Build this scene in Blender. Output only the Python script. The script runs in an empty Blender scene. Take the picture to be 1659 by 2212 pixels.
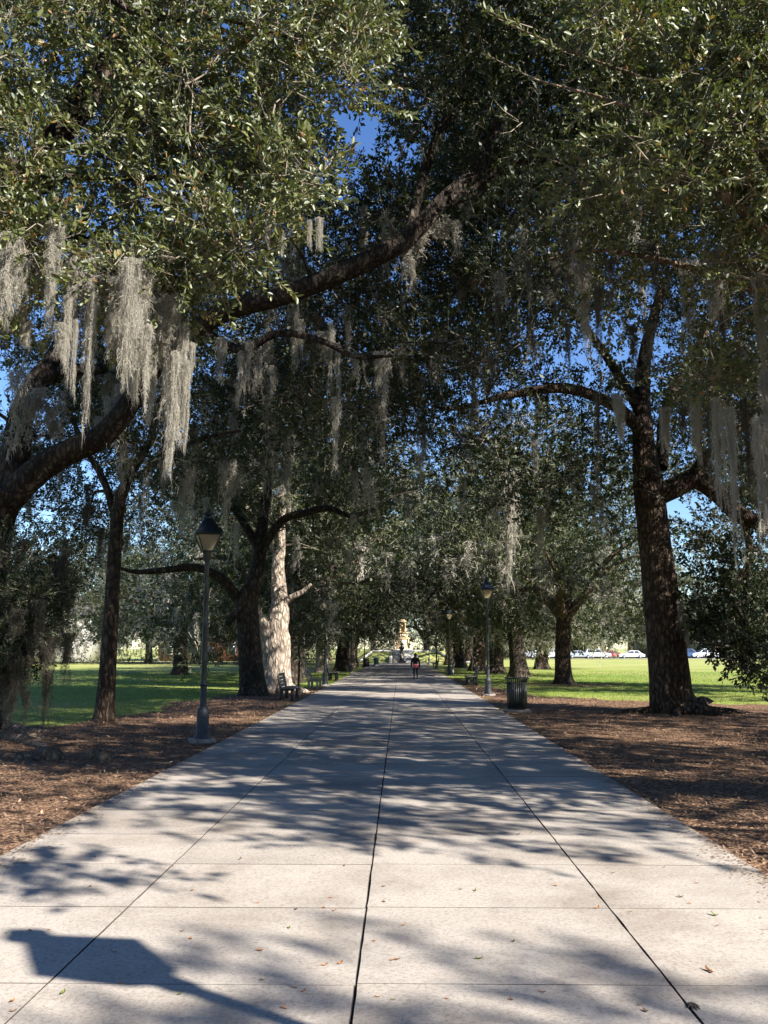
import bpy, math, random
import numpy as np
from mathutils import Vector, Quaternion

random.seed(7)
RNG = np.random.default_rng(7)
C = bpy.context.scene.collection
SC = bpy.context.scene

# ------------------------------------------------------------------ camera
CAM_H = 1.85
IW, IH = 1659.0, 2212.0
FOC = 0.9075 * IH
PITCH = math.radians(8.332)
YAW = math.radians(-1.031)
FW = np.array([math.sin(YAW) * math.cos(PITCH), math.cos(YAW) * math.cos(PITCH), math.sin(PITCH)])
RT = np.array([math.cos(YAW), -math.sin(YAW), 0.0])
UP = np.cross(RT, FW)
EYE = np.array([0.0, 0.0, CAM_H])
cam_d = bpy.data.cameras.new('camera')
cam = bpy.data.objects.new('camera', cam_d)
C.objects.link(cam)
cam.location = EYE
cam.rotation_euler = Vector(FW).to_track_quat('-Z', 'Y').to_euler()
cam_d.sensor_fit = 'VERTICAL'
cam_d.sensor_height = 24.0
cam_d.lens = 24.0 * 0.9075
cam_d.clip_start = 0.05
cam_d.clip_end = 3000.0
SC.camera = cam

# ------------------------------------------------------------------ sky, sun, exposure
SUN_EL = math.radians(34.0)
SUN_H = np.array([0.804, -0.594]); SUN_H /= np.linalg.norm(SUN_H)
SUN = np.array([SUN_H[0] * math.cos(SUN_EL), SUN_H[1] * math.cos(SUN_EL), math.sin(SUN_EL)])
world = bpy.data.worlds.new('World')
SC.world = world
world.use_nodes = True
wn = world.node_tree
wn.nodes.clear()
sky = wn.nodes.new('ShaderNodeTexSky')
sky.sky_type = 'NISHITA'
sky.sun_disc = False
sky.sun_elevation = SUN_EL
sky.sun_rotation = math.atan2(SUN_H[0], SUN_H[1])
sky.altitude = 0.0
sky.air_density = 1.0
sky.dust_density = 0.0
sky.ozone_density = 4.0
bg = wn.nodes.new('ShaderNodeBackground')
bg.inputs[1].default_value = 0.08
wo = wn.nodes.new('ShaderNodeOutputWorld')
hs = wn.nodes.new('ShaderNodeHueSaturation')
hs.inputs['Saturation'].default_value = 1.14
hs.inputs['Hue'].default_value = 0.51
wn.links.new(sky.outputs[0], hs.inputs['Color'])
wn.links.new(hs.outputs[0], bg.inputs[0])
wn.links.new(bg.outputs[0], wo.inputs[0])
sun_d = bpy.data.lights.new('sun', 'SUN')
sun_d.energy = 5.0
sun_d.angle = math.radians(0.53)
sun_d.color = (1.0, 0.945, 0.87)
sun_o = bpy.data.objects.new('sun', sun_d)
C.objects.link(sun_o)
sun_o.location = (30, -20, 40)
sun_o.rotation_euler = Vector(-SUN).to_track_quat('-Z', 'Y').to_euler()
vs = SC.view_settings
vs.view_transform = 'Standard'
vs.look = 'None'
vs.gamma = 1.0
vs.exposure = 1.45
vs.use_curve_mapping = False
SC.render.engine = 'CYCLES'
cy = SC.cycles
cy.max_bounces = 4
cy.diffuse_bounces = 2
cy.glossy_bounces = 2
cy.transmission_bounces = 2
cy.transparent_max_bounces = 4
cy.sample_clamp_indirect = 4.0
cy.caustics_reflective = False
cy.caustics_refractive = False


# ------------------------------------------------------------------ helpers
def ray(x, y):
    return FW + RT * ((x - IW / 2) / FOC) - UP * ((y - IH / 2) / FOC)


def at(x, y, Y):
    d = ray(x, y)
    return EYE + d * (Y / d[1])


def ground(x, y, z=0.0):
    d = ray(x, y)
    return EYE + d * ((z - CAM_H) / d[2])


def proj(P):
    q = np.atleast_2d(P) - EYE
    w = np.maximum(q @ FW, 1e-3)
    return np.stack([IW / 2 + FOC * (q @ RT) / w, IH / 2 - FOC * (q @ UP) / w, w], 1)


def tag(o, label=None, cat=None, group=None, kind=None):
    if label: o['label'] = label
    if cat: o['category'] = cat
    if group: o['group'] = group
    if kind: o['kind'] = kind
    return o


def empty(name, loc, rz=0.0):
    o = bpy.data.objects.new(name, None)
    o.empty_display_size = 0.2
    C.objects.link(o)
    o.location = loc
    o.rotation_euler = (0, 0, rz)
    return o


def mesh_np(name, V, faces, mats, midx=None, smooth=True, rnd=None):
    """faces: list of int arrays (n,3) or (n,4)"""
    me = bpy.data.meshes.new(name)
    V = np.ascontiguousarray(V, dtype=np.float32)
    faces = [np.asarray(f, dtype=np.int32) for f in faces if len(f)]
    loops = np.concatenate([f.ravel() for f in faces])
    tot = np.concatenate([np.full(len(f), f.shape[1], np.int32) for f in faces])
    start = np.concatenate([[0], np.cumsum(tot)[:-1]]).astype(np.int32)
    me.vertices.add(len(V)); me.vertices.foreach_set('co', V.ravel())
    me.loops.add(len(loops)); me.loops.foreach_set('vertex_index', loops)
    me.polygons.add(len(tot)); me.polygons.foreach_set('loop_start', start)
    me.polygons.foreach_set('loop_total', tot)
    if midx is not None:
        me.polygons.foreach_set('material_index', np.asarray(midx, dtype=np.int32))
    if smooth:
        me.polygons.foreach_set('use_smooth', np.ones(len(tot), dtype=bool))
    for m in (mats if isinstance(mats, (list, tuple)) else [mats]):
        me.materials.append(m)
    if rnd is not None:
        a = me.attributes.new('rnd', 'FLOAT', 'FACE')
        a.data.foreach_set('value', np.asarray(rnd, dtype=np.float32))
    me.update(calc_edges=True)
    return me


def link(name, me, parent=None, loc=(0, 0, 0), rot=(0, 0, 0), scale=(1, 1, 1)):
    o = bpy.data.objects.new(name, me)
    C.objects.link(o)
    if parent is not None:
        o.parent = parent
    o.location = loc
    o.rotation_euler = rot
    o.scale = scale
    return o


def catmull(P, R, sub):
    P = np.asarray(P, float); R = np.asarray(R, float)
    n = len(P)
    if n < 3 or sub < 2:
        t = np.linspace(0, n - 1, (n - 1) * max(sub, 1) + 1)
        i = np.minimum(t.astype(int), n - 2); fr = (t - i)[:, None]
        return P[i] * (1 - fr) + P[i + 1] * fr, R[i] * (1 - fr[:, 0]) + R[i + 1] * fr[:, 0]
    E = np.vstack([2 * P[0] - P[1], P, 2 * P[-1] - P[-2]])
    t = np.linspace(0, n - 1, (n - 1) * sub + 1)
    i = np.minimum(t.astype(int), n - 2)
    u = (t - i)[:, None]
    p0, p1, p2, p3 = E[i], E[i + 1], E[i + 2], E[i + 3]
    Q = 0.5 * ((2 * p1) + (-p0 + p2) * u + (2 * p0 - 5 * p1 + 4 * p2 - p3) * u ** 2 + (-p0 + 3 * p1 - 3 * p2 + p3) * u ** 3)
    return Q, R[i] * (1 - u[:, 0]) + R[i + 1] * u[:, 0]


class MB:
    def __init__(s):
        s.V = []; s.F3 = []; s.F4 = []; s.M3 = []; s.M4 = []; s.n = 0

    def add(s, V, F, m=0):
        V = np.asarray(V, float); F = np.asarray(F, int)
        if F.shape[1] == 3:
            s.F3.append(F + s.n); s.M3.append(np.full(len(F), m))
        else:
            s.F4.append(F + s.n); s.M4.append(np.full(len(F), m))
        s.V.append(V); s.n += len(V)
        return s

    def box(s, c, d, rz=0.0, m=0, taper=1.0, tilt=None):
        x, y, z = d[0] / 2, d[1] / 2, d[2] / 2
        V = np.array([[-x, -y, -z], [x, -y, -z], [x, y, -z], [-x, y, -z],
                      [-x * taper, -y * taper, z], [x * taper, -y * taper, z], [x * taper, y * taper, z], [-x * taper, y * taper, z]])
        if tilt is not None:   # rotation about Y
            ct, st = math.cos(tilt), math.sin(tilt)
            V = np.stack([V[:, 0] * ct + V[:, 2] * st, V[:, 1], -V[:, 0] * st + V[:, 2] * ct], 1)
        ca, sa = math.cos(rz), math.sin(rz)
        V = np.stack([V[:, 0] * ca - V[:, 1] * sa, V[:, 0] * sa + V[:, 1] * ca, V[:, 2]], 1) + np.asarray(c, float)
        F = np.array([[0, 3, 2, 1], [4, 5, 6, 7], [0, 1, 5, 4], [1, 2, 6, 5], [2, 3, 7, 6], [3, 0, 4, 7]])
        return s.add(V, F, m)

    def lathe(s, prof, n=16, c=(0, 0, 0), m=0, rz=0.0, closed=True):
        prof = np.asarray(prof, float)
        a = np.linspace(0, 2 * math.pi, n, endpoint=False) + rz
        V = np.concatenate([np.stack([r * np.cos(a), r * np.sin(a), np.full(n, z)], 1) for r, z in prof]) + np.asarray(c, float)
        k = len(prof); F = []
        for i in range(k - 1):
            for j in range(n):
                j2 = (j + 1) % n
                F.append([i * n + j, i * n + j2, (i + 1) * n + j2, (i + 1) * n + j])
        s.add(V, np.array(F), m)
        if closed:
            for idx, flip in ((0, True), (k - 1, False)):
                if prof[idx][0] > 1e-6:
                    ring = s.n - k * n + idx * n
                    base = np.vstack([V[idx * n:(idx + 1) * n], [[c[0], c[1], prof[idx][1] + c[2]]]])
                    f = [[(j + 1) % n, j, n] if flip else [j, (j + 1) % n, n] for j in range(n)]
                    s.add(base, np.array(f), m)
                    s_k = len(base)
                    # keep ring index math valid for following cap
                    k_shift = s_k
                    if idx == 0:
                        pass
        return s

    def tube(s, P, R, n=6, sub=3, m=0, cap=True, rough=0.0, seed=0, flare=None):
        Q, r = catmull(P, R, sub)
        k = len(Q)
        T = np.gradient(Q, axis=0); T /= np.linalg.norm(T, axis=1)[:, None] + 1e-9
        ref = np.array([0, 0, 1.0]) if abs(T[0][2]) < 0.9 else np.array([1.0, 0, 0])
        nrm = np.cross(T[0], ref); nrm /= np.linalg.norm(nrm)
        N = np.zeros_like(Q)
        for i in range(k):
            nrm = nrm - T[i] * np.dot(nrm, T[i]); nrm /= np.linalg.norm(nrm) + 1e-9
            N[i] = nrm
        B = np.cross(T, N)
        a = np.linspace(0, 2 * math.pi, n, endpoint=False)
        rad = np.repeat(r[:, None], n, 1)
        if rough > 0:
            g = np.random.default_rng(seed)
            L = np.concatenate([[0], np.cumsum(np.linalg.norm(np.diff(Q, axis=0), axis=1))])
            d = np.zeros((k, n))
            for kk, amp, sc in ((2, .5, .9), (3, .45, 1.3), (5, .3, 1.9), (8, .28, 2.5), (13, .25, 3.2), (19, .2, 4.0)):
                if kk > n / 2.2: break
                ph = g.uniform(0, 6.28, 3)
                d += amp * np.sin(kk * a[None, :] + ph[0] + 1.6 * np.sin(sc * L[:, None] + ph[1])) * (0.7 + 0.3 * np.sin(sc * 2.1 * L[:, None] + ph[2]))
            for q in range(4):   # burls and swellings
                l0 = g.uniform(0, L[-1]); a0 = g.uniform(0, 6.28); w = g.uniform(.12, .4)
                da = np.angle(np.exp(1j * (a[None, :] - a0)))
                d += g.uniform(.3, 1.5) * np.exp(-((L[:, None] - l0) / w) ** 2 - (da / .6) ** 2)
            rad = rad * (1 + rough * d)
        if flare is not None:
            fa, fh, fk, fp = flare
            z = Q[:, 2] - Q[0, 2]
            e = np.exp(-np.maximum(z, 0) / fh)[:, None]
            lob = 0.55 + 0.45 * np.cos(fk * a + fp)[None, :] + 0.3 * np.cos((fk + 2) * a + 2.1 * fp)[None, :]
            rad = rad * (1 + fa * e * np.maximum(lob, 0.05))
        V = (Q[:, None, :] + N[:, None, :] * (np.cos(a)[None, :, None] * rad[:, :, None]) + B[:, None, :] * (np.sin(a)[None, :, None] * rad[:, :, None])).reshape(-1, 3)
        i = np.arange(k - 1)[:, None] * n; j = np.arange(n)[None, :]; j2 = (j + 1) % n
        F = np.stack([(i + j), (i + j2), (i + n + j2), (i + n + j)], 2).reshape(-1, 4)
        s.add(V, F, m)
        if cap:
            tip = np.vstack([V[-n:], Q[-1] + T[-1] * r[-1] * .4])
            s.add(tip, np.array([[q, (q + 1) % n, n] for q in range(n)]), m)
        return s

    def data(s):
        V = np.concatenate(s.V)
        faces = []; mi = []
        if s.F4: faces.append(np.concatenate(s.F4)); mi.append(np.concatenate(s.M4))
        if s.F3: faces.append(np.concatenate(s.F3)); mi.append(np.concatenate(s.M3))
        return V, faces, np.concatenate(mi)

    def mesh(s, name, mats, off=(0, 0, 0), smooth=False):
        V, f, mi = s.data()
        return mesh_np(name, V - np.asarray(off, float), f, mats, mi, smooth)

    def obj(s, name, mats, parent=None, off=(0, 0, 0), smooth=False):
        return link(name, s.mesh(name, mats, off, smooth), parent)


def copy_tree(o, parent=None):
    c = o.copy(); C.objects.link(c)
    if parent is not None:
        c.parent = parent
    for ch in o.children:
        copy_tree(ch, c)
    return c


# ------------------------------------------------------------------ materials
def nmat(name):
    m = bpy.data.materials.new(name); m.use_nodes = True
    nt = m.node_tree
    b = nt.nodes['Principled BSDF']
    return m, nt, b


def N(nt, kind, **kw):
    n = nt.nodes.new(kind)
    for k, v in kw.items():
        if k.startswith('i_'):
            key = k[2:]
            n.inputs[int(key) if key.isdigit() else key].default_value = v
        else:
            setattr(n, k, v)
    return n


def ramp(nt, fac, stops):
    r = nt.nodes.new('ShaderNodeValToRGB')
    e = r.color_ramp.elements
    while len(e) < len(stops): e.new(0.5)
    for i, (p, c) in enumerate(stops):
        e[i].position = p
        e[i].color = (*c, 1.0)
    nt.links.new(fac, r.inputs[0])
    return r


def noise(nt, vec, scale, detail=3, rough=0.55):
    n = N(nt, 'ShaderNodeTexNoise')
    n.inputs['Scale'].default_value = scale
    n.inputs['Detail'].default_value = detail
    n.inputs['Roughness'].default_value = rough
    if vec is not None: nt.links.new(vec, n.inputs['Vector'])
    return n


def mixc(nt, fac, a, b, blend='MIX'):
    m = N(nt, 'ShaderNodeMix', data_type='RGBA', blend_type=blend)
    if isinstance(fac, float): m.inputs[0].default_value = fac
    else: nt.links.new(fac, m.inputs[0])
    for i, v in ((6, a), (7, b)):
        if isinstance(v, tuple): m.inputs[i].default_value = (*v, 1.0)
        else: nt.links.new(v, m.inputs[i])
    return m.outputs[2]


def bump(nt, b, h, strength, dist):
    n = N(nt, 'ShaderNodeBump')
    n.inputs['Strength'].default_value = strength
    n.inputs['Distance'].default_value = dist
    nt.links.new(h, n.inputs['Height'])
    nt.links.new(n.outputs[0], b.inputs['Normal'])


def simple(name, col, rough=0.6, metal=0.0, var=0.15, scale=6.0, spec=0.4):
    m, nt, b = nmat(name)
    tc = N(nt, 'ShaderNodeTexCoord')
    n = noise(nt, tc.outputs['Object'], scale, 4)
    c2 = tuple(max(0, v * (1 - var)) for v in col); c1 = tuple(min(1, v * (1 + var)) for v in col)
    r = ramp(nt, n.outputs[0], [(0.3, c2), (0.7, c1)])
    nt.links.new(r.outputs[0], b.inputs['Base Color'])
    b.inputs['Roughness'].default_value = rough
    b.inputs['Metallic'].default_value = metal
    b.inputs['Specular IOR Level'].default_value = spec
    return m


def leaf_mat(name, dark, mid, light, rough=0.38, trans=0.25, odd=None, spec=0.5):
    m, nt, b = nmat(name)
    nt.nodes.remove(b)
    a = N(nt, 'ShaderNodeAttribute', attribute_name='rnd')
    stops = [(0.0, dark), (0.5, mid), (0.93, light)]
    if odd: stops += [(0.996, light), (0.998, odd)]
    r = ramp(nt, a.outputs['Fac'], stops)
    df = N(nt, 'ShaderNodeBsdfDiffuse')
    nt.links.new(r.outputs[0], df.inputs[0])
    t = N(nt, 'ShaderNodeBsdfTranslucent')
    tcol = mixc(nt, 0.35, r.outputs[0], (0.16, 0.22, 0.02)) if spec > .2 else r.outputs[0]
    nt.links.new(tcol, t.inputs[0])
    mx = N(nt, 'ShaderNodeMixShader', i_0=trans)
    nt.links.new(df.outputs[0], mx.inputs[1]); nt.links.new(t.outputs[0], mx.inputs[2])
    out = nt.nodes['Material Output']
    if spec > 0.2:
        gl = N(nt, 'ShaderNodeBsdfGlossy'); gl.inputs['Roughness'].default_value = rough
        gl.inputs[0].default_value = (1, 1, 1, 1)
        m2 = N(nt, 'ShaderNodeMixShader', i_0=spec * .11)
        nt.links.new(mx.outputs[0], m2.inputs[1]); nt.links.new(gl.outputs[0], m2.inputs[2])
        mx = m2
    nt.links.new(mx.outputs[0], out.inputs[0])
    return m


def bark_mat(name, dark, light, scale=1.0, lichen=0.25):
    m, nt, b = nmat(name)
    tc = N(nt, 'ShaderNodeTexCoord')
    mp = N(nt, 'ShaderNodeMapping'); mp.inputs['Scale'].default_value = (1, 1, 0.38)
    nt.links.new(tc.outputs['Object'], mp.inputs[0])
    v = N(nt, 'ShaderNodeTexVoronoi', feature='DISTANCE_TO_EDGE'); v.inputs['Scale'].default_value = 9.5 * scale
    wp = noise(nt, mp.outputs[0], 7 * scale, 3)
    add = N(nt, 'ShaderNodeMix', data_type='VECTOR'); add.inputs[0].default_value = 0.18
    nt.links.new(mp.outputs[0], add.inputs[4]); nt.links.new(wp.outputs[1], add.inputs[5])
    nt.links.new(add.outputs[1], v.inputs['Vector'])
    r = ramp(nt, v.outputs[0], [(0.0, dark), (0.35, light)])
    big = noise(nt, tc.outputs['Object'], 1.3 * scale, 5, 0.65)
    rb = ramp(nt, big.outputs[0], [(0.35, (0.55, 0.52, 0.5)), (0.62, (1.15, 1.1, 1.02))])
    c = mixc(nt, 0.85, r.outputs[0], rb.outputs[0], 'MULTIPLY')
    li = noise(nt, tc.outputs['Object'], 4.1 * scale, 5, 0.7)
    lr = ramp(nt, li.outputs[0], [(0.56, (0, 0, 0)), (0.68, (1, 1, 1))])
    sc = N(nt, 'ShaderNodeMath', operation='MULTIPLY'); sc.inputs[1].default_value = lichen
    nt.links.new(lr.outputs[0], sc.inputs[0])
    c = mixc(nt, sc.outputs[0], c, (0.25, 0.26, 0.21))
    nt.links.new(c, b.inputs['Base Color'])
    b.inputs['Roughness'].default_value = 0.9
    b.inputs['Specular IOR Level'].default_value = 0.2
    hr = ramp(nt, v.outputs[0], [(0.0, (0, 0, 0)), (0.3, (1, 1, 1))])
    bump(nt, b, hr.outputs[0], 1.0, 0.05)
    return m


M = {}
M['bark'] = bark_mat('oak_bark', (0.035, 0.025, 0.019), (0.15, 0.108, 0.08))
M['bark_dark'] = bark_mat('oak_bark_dark', (0.022, 0.017, 0.014), (0.09, 0.07, 0.055))
M['bark_sun_pale'] = bark_mat('oak_bark_sun_pale', (0.22, 0.18, 0.145), (0.52, 0.45, 0.38), 0.8, 0.3)  # lighter bark copy: direct sun on the trunk is put into its colour
M['bark_tan'] = bark_mat('oak_bark_tan', (0.10, 0.075, 0.055), (0.30, 0.23, 0.17), 0.8)
M['twig'] = simple('twig_bark', (0.25, 0.21, 0.16), 0.85, var=0.4)
M['leaf_sunlit'] = leaf_mat('oak_leaf_sunlit', (0.03, 0.048, 0.013), (0.08, 0.10, 0.023), (0.175, 0.185, 0.048), 0.5, 0.27, (0.25, 0.13, 0.03), 0.5)  # bright leaf copy: sunlight on the close sprays is put into the colour
M['leaf'] = leaf_mat('oak_leaf_shaded', (0.011, 0.020, 0.008), (0.024, 0.038, 0.013), (0.052, 0.068, 0.022), 0.55, 0.2, spec=0.35)  # dark leaf copy: shade inside the canopy is put into the colour
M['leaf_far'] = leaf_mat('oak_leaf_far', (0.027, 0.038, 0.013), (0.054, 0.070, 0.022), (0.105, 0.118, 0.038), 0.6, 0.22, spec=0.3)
M['leaf_holly'] = leaf_mat('young_tree_leaf', (0.02, 0.035, 0.016), (0.04, 0.062, 0.03), (0.075, 0.10, 0.05), 0.45, 0.2)
M['moss'] = leaf_mat('spanish_moss_sunlit', (0.30, 0.28, 0.235), (0.48, 0.45, 0.38), (0.62, 0.59, 0.51), 0.9, 0.48, spec=0.1)  # pale moss copy: sunlight is put into its colour
M['moss_shaded'] = leaf_mat('spanish_moss_brown_shade', (0.085, 0.078, 0.062), (0.14, 0.128, 0.10), (0.21, 0.19, 0.155), 0.9, 0.48, spec=0.1)  # brownish moss copy, darkened to carry shade in its colour


def concrete():
    m, nt, b = nmat('path_concrete')
    tc = N(nt, 'ShaderNodeTexCoord'); geo = N(nt, 'ShaderNodeNewGeometry')
    pos = geo.outputs['Position']
    f = noise(nt, pos, 160, 2, 0.7)
    rf = ramp(nt, f.outputs[0], [(0.30, (0.24, 0.21, 0.18)), (0.45, (0.41, 0.37, 0.325)), (0.62, (0.46, 0.42, 0.37)), (0.75, (0.55, 0.51, 0.46))])
    g = noise(nt, pos, 1.1, 5, 0.65)
    rg = ramp(nt, g.outputs[0], [(0.3, (0.80, 0.785, 0.77)), (0.55, (1, 1, 1)), (0.75, (1.06, 1.05, 1.03))])
    c = mixc(nt, 1.0, rf.outputs[0], rg.outputs[0], 'MULTIPLY')
    f2 = noise(nt, pos, 38, 4, 0.75)
    r2 = ramp(nt, f2.outputs[0], [(0.36, (0.72, 0.69, 0.66)), (0.5, (1, 1, 1)), (0.66, (1.08, 1.07, 1.05))])
    c = mixc(nt, 1.0, c, r2.outputs[0], 'MULTIPLY')
    # old spots of gum and leaf stains
    v = N(nt, 'ShaderNodeTexVoronoi'); v.inputs['Scale'].default_value = 2.6; v.inputs['Randomness'].default_value = 1.0
    nt.links.new(pos, v.inputs['Vector'])
    sp = ramp(nt, v.outputs['Distance'], [(0.035, (1, 1, 1)), (0.06, (0, 0, 0))])
    spm = N(nt, 'ShaderNodeMath', operation='MULTIPLY'); spm.inputs[1].default_value = 0.35
    nt.links.new(sp.outputs[0], spm.inputs[0])
    c = mixc(nt, spm.outputs[0], c, (0.12, 0.11, 0.10))
    w_ = noise(nt, pos, 0.45, 6, 0.7)
    wr = ramp(nt, w_.outputs[0], [(0.38, (0.80, 0.775, 0.75)), (0.5, (1, 1, 1)), (0.7, (1.03, 1.02, 1.0))])
    c = mixc(nt, 1.0, c, wr.outputs[0], 'MULTIPLY')
    s = noise(nt, pos, 5.5, 6, 0.75)
    sr = ramp(nt, s.outputs[0], [(0.58, (1, 1, 1)), (0.72, (0.80, 0.78, 0.75))])
    c = mixc(nt, 0.8, c, sr.outputs[0], 'MULTIPLY')
    oi = N(nt, 'ShaderNodeObjectInfo')
    orr = ramp(nt, oi.outputs['Random'], [(0.0, (0.80, 0.785, 0.77)), (0.5, (0.96, 0.95, 0.94)), (1.0, (1.06, 1.05, 1.03))])
    c = mixc(nt, 1.0, c, orr.outputs[0], 'MULTIPLY')
    nt.links.new(c, b.inputs['Base Color'])
    b.inputs['Roughness'].default_value = 0.85
    b.inputs['Specular IOR Level'].default_value = 0.25
    bump(nt, b, f.outputs[0], 0.35, 0.004)
    return m


M['concrete'] = concrete()
M['joint'] = simple('joint_soil', (0.06, 0.05, 0.04), 0.95, var=0.5, scale=40)


def lawn_mat():
    m, nt, b = nmat('lawn_grass')
    geo = N(nt, 'ShaderNodeNewGeometry'); pos = geo.outputs['Position']
    a = noise(nt, pos, 0.12, 6, 0.65)
    ra = ramp(nt, a.outputs[0], [(0.34, (0.15, 0.235, 0.035)), (0.5, (0.24, 0.29, 0.06)), (0.66, (0.40, 0.35, 0.14))])
    bfine = noise(nt, pos, 9.0, 5, 0.75)
    rb = ramp(nt, bfine.outputs[0], [(0.3, (0.62, 0.66, 0.55)), (0.7, (1.3, 1.25, 1.2))])
    c = mixc(nt, 1.0, ra.outputs[0], rb.outputs[0], 'MULTIPLY')
    d = noise(nt, pos, 1.4, 6, 0.7)
    rd = ramp(nt, d.outputs[0], [(0.62, (0, 0, 0)), (0.76, (1, 1, 1))])
    c = mixc(nt, rd.outputs[0], c, (0.30, 0.25, 0.12))
    # the lawn turns paler and yellower with distance
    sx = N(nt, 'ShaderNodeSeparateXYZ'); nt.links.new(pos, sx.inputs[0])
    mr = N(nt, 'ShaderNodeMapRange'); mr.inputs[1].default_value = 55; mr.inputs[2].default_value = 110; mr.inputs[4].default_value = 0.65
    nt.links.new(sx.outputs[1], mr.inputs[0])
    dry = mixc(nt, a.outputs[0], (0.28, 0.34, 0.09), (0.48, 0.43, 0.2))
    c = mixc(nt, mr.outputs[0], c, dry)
    nt.links.new(c, b.inputs['Base Color'])
    b.inputs['Roughness'].default_value = 0.9
    b.inputs['Specular IOR Level'].default_value = 0.15
    bump(nt, b, bfine.outputs[0], 0.8, 0.05)
    return m


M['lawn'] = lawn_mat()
M['grass'] = leaf_mat('grass_blades', (0.08, 0.165, 0.022), (0.15, 0.26, 0.04), (0.30, 0.33, 0.10), 0.6, 0.3, spec=0.25)


def mulch_mat():
    m, nt, b = nmat('mulch_litter_ground')
    geo = N(nt, 'ShaderNodeNewGeometry'); pos = geo.outputs['Position']
    v = N(nt, 'ShaderNodeTexVoronoi'); v.inputs['Scale'].default_value = 26
    nt.links.new(pos, v.inputs['Vector'])
    sep = N(nt, 'ShaderNodeSeparateColor'); nt.links.new(v.outputs['Color'], sep.inputs[0])
    r = ramp(nt, sep.outputs[0], [(0.0, (0.07, 0.042, 0.026)), (0.4, (0.16, 0.094, 0.058)), (0.75, (0.26, 0.158, 0.096)), (1.0, (0.40, 0.275, 0.17))])
    g = noise(nt, pos, 0.9, 5, 0.7)
    rg = ramp(nt, g.outputs[0], [(0.3, (0.6, 0.6, 0.62)), (0.7, (1.2, 1.15, 1.1))])
    c = mixc(nt, 1.0, r.outputs[0], rg.outputs[0], 'MULTIPLY')
    nt.links.new(c, b.inputs['Base Color'])
    b.inputs['Roughness'].default_value = 0.95
    b.inputs['Specular IOR Level'].default_value = 0.15
    bump(nt, b, v.outputs['Distance'], 0.8, 0.03)
    return m


M['mulch'] = mulch_mat()
M['litter'] = leaf_mat('litter_pieces', (0.09, 0.053, 0.036), (0.23, 0.138, 0.085), (0.47, 0.33, 0.21), 0.75, 0.05, spec=0.25)
M['lamp_iron'] = simple('lamp_black_green_iron', (0.013, 0.018, 0.02), 0.42, var=0.35, scale=9, spec=0.5)
M['lamp_base'] = simple('lamp_grey_paint', (0.04, 0.045, 0.052), 0.55, var=0.35, scale=8)
M['lamp_glass'] = simple('lamp_milk_glass', (0.28, 0.235, 0.145), 0.3, var=0.06, scale=3, spec=0.5)
M['footing'] = simple('footing_concrete', (0.25, 0.22, 0.19), 0.9, var=0.3, scale=12)
M['can_green'] = simple('can_dark_green_steel', (0.013, 0.018, 0.016), 0.4, var=0.3, scale=10)
M['can_liner'] = simple('can_liner_black', (0.012, 0.013, 0.014), 0.5)
M['can_teal'] = simple('can_teal_steel', (0.10, 0.26, 0.22), 0.5)
M['bench_wood'] = simple('bench_weathered_wood', (0.20, 0.185, 0.16), 0.85, var=0.35, scale=14)
M['bench_iron'] = simple('bench_end_dark', (0.05, 0.05, 0.048), 0.7, var=0.4)
M['bench_concrete'] = simple('bench_end_concrete', (0.33, 0.31, 0.28), 0.9, var=0.3)
M['sandstone'] = simple('monument_sandstone', (0.50, 0.37, 0.215), 0.85, var=0.25, scale=1.2)
M['sandstone_pale'] = simple('monument_panel', (0.68, 0.60, 0.48), 0.8, var=0.12, scale=1.5)
M['coping'] = simple('terrace_coping', (0.62, 0.59, 0.54), 0.85, var=0.2)
M['bronze'] = simple('bust_bronze', (0.035, 0.04, 0.036), 0.45, metal=0.3, var=0.3)
M['asphalt'] = simple('street_asphalt', (0.07, 0.07, 0.072), 0.9, var=0.2, scale=2)
M['kerb'] = simple('kerb_stone', (0.45, 0.43, 0.40), 0.9)
M['brick_wall'] = simple('house_red_brick', (0.19, 0.085, 0.06), 0.9, var=0.25, scale=3)
M['white_wall'] = simple('house_white_paint', (0.42, 0.41, 0.38), 0.8, var=0.05)
M['roof'] = simple('house_roof', (0.09, 0.085, 0.085), 0.85)
M['pane'] = simple('house_window_glass', (0.03, 0.04, 0.05), 0.1, spec=0.8)
M['car_white'] = simple('car_white_paint', (0.8, 0.8, 0.8), 0.25, var=0.02, spec=0.6)
M['car_silver'] = simple('car_silver_paint', (0.5, 0.51, 0.53), 0.25, metal=0.4, var=0.03)
M['car_blue'] = simple('car_blue_paint', (0.05, 0.09, 0.2), 0.25, var=0.05)
M['car_red'] = simple('car_red_paint', (0.28, 0.03, 0.03), 0.25, var=0.05)
M['tyre'] = simple('car_tyre', (0.02, 0.02, 0.02), 0.8)
M['rim'] = simple('car_rim', (0.55, 0.55, 0.55), 0.3, metal=0.6)
M['headlight'] = simple('car_light_glass', (0.8, 0.8, 0.78), 0.15)
M['skin'] = simple('skin', (0.30, 0.18, 0.12), 0.6)
M['hair'] = simple('hair_dark', (0.02, 0.014, 0.01), 0.55)
M['cloth_black'] = simple('black_jacket', (0.016, 0.016, 0.018), 0.85, var=0.3)
M['cloth_pink'] = simple('pink_cloth', (0.62, 0.16, 0.18), 0.85)
M['leggings'] = simple('dark_leggings', (0.025, 0.022, 0.028), 0.8)
M['shoe'] = simple('shoe_grey', (0.12, 0.12, 0.13), 0.7)
M['bag'] = simple('pale_bag', (0.5, 0.55, 0.62), 0.7)
M['dead_leaf_a'] = simple('fallen_leaf_brown', (0.20, 0.10, 0.045), 0.7, var=0.4, scale=30)
M['dead_leaf_b'] = simple('fallen_leaf_orange', (0.36, 0.15, 0.045), 0.65, var=0.3, scale=30)
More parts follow.
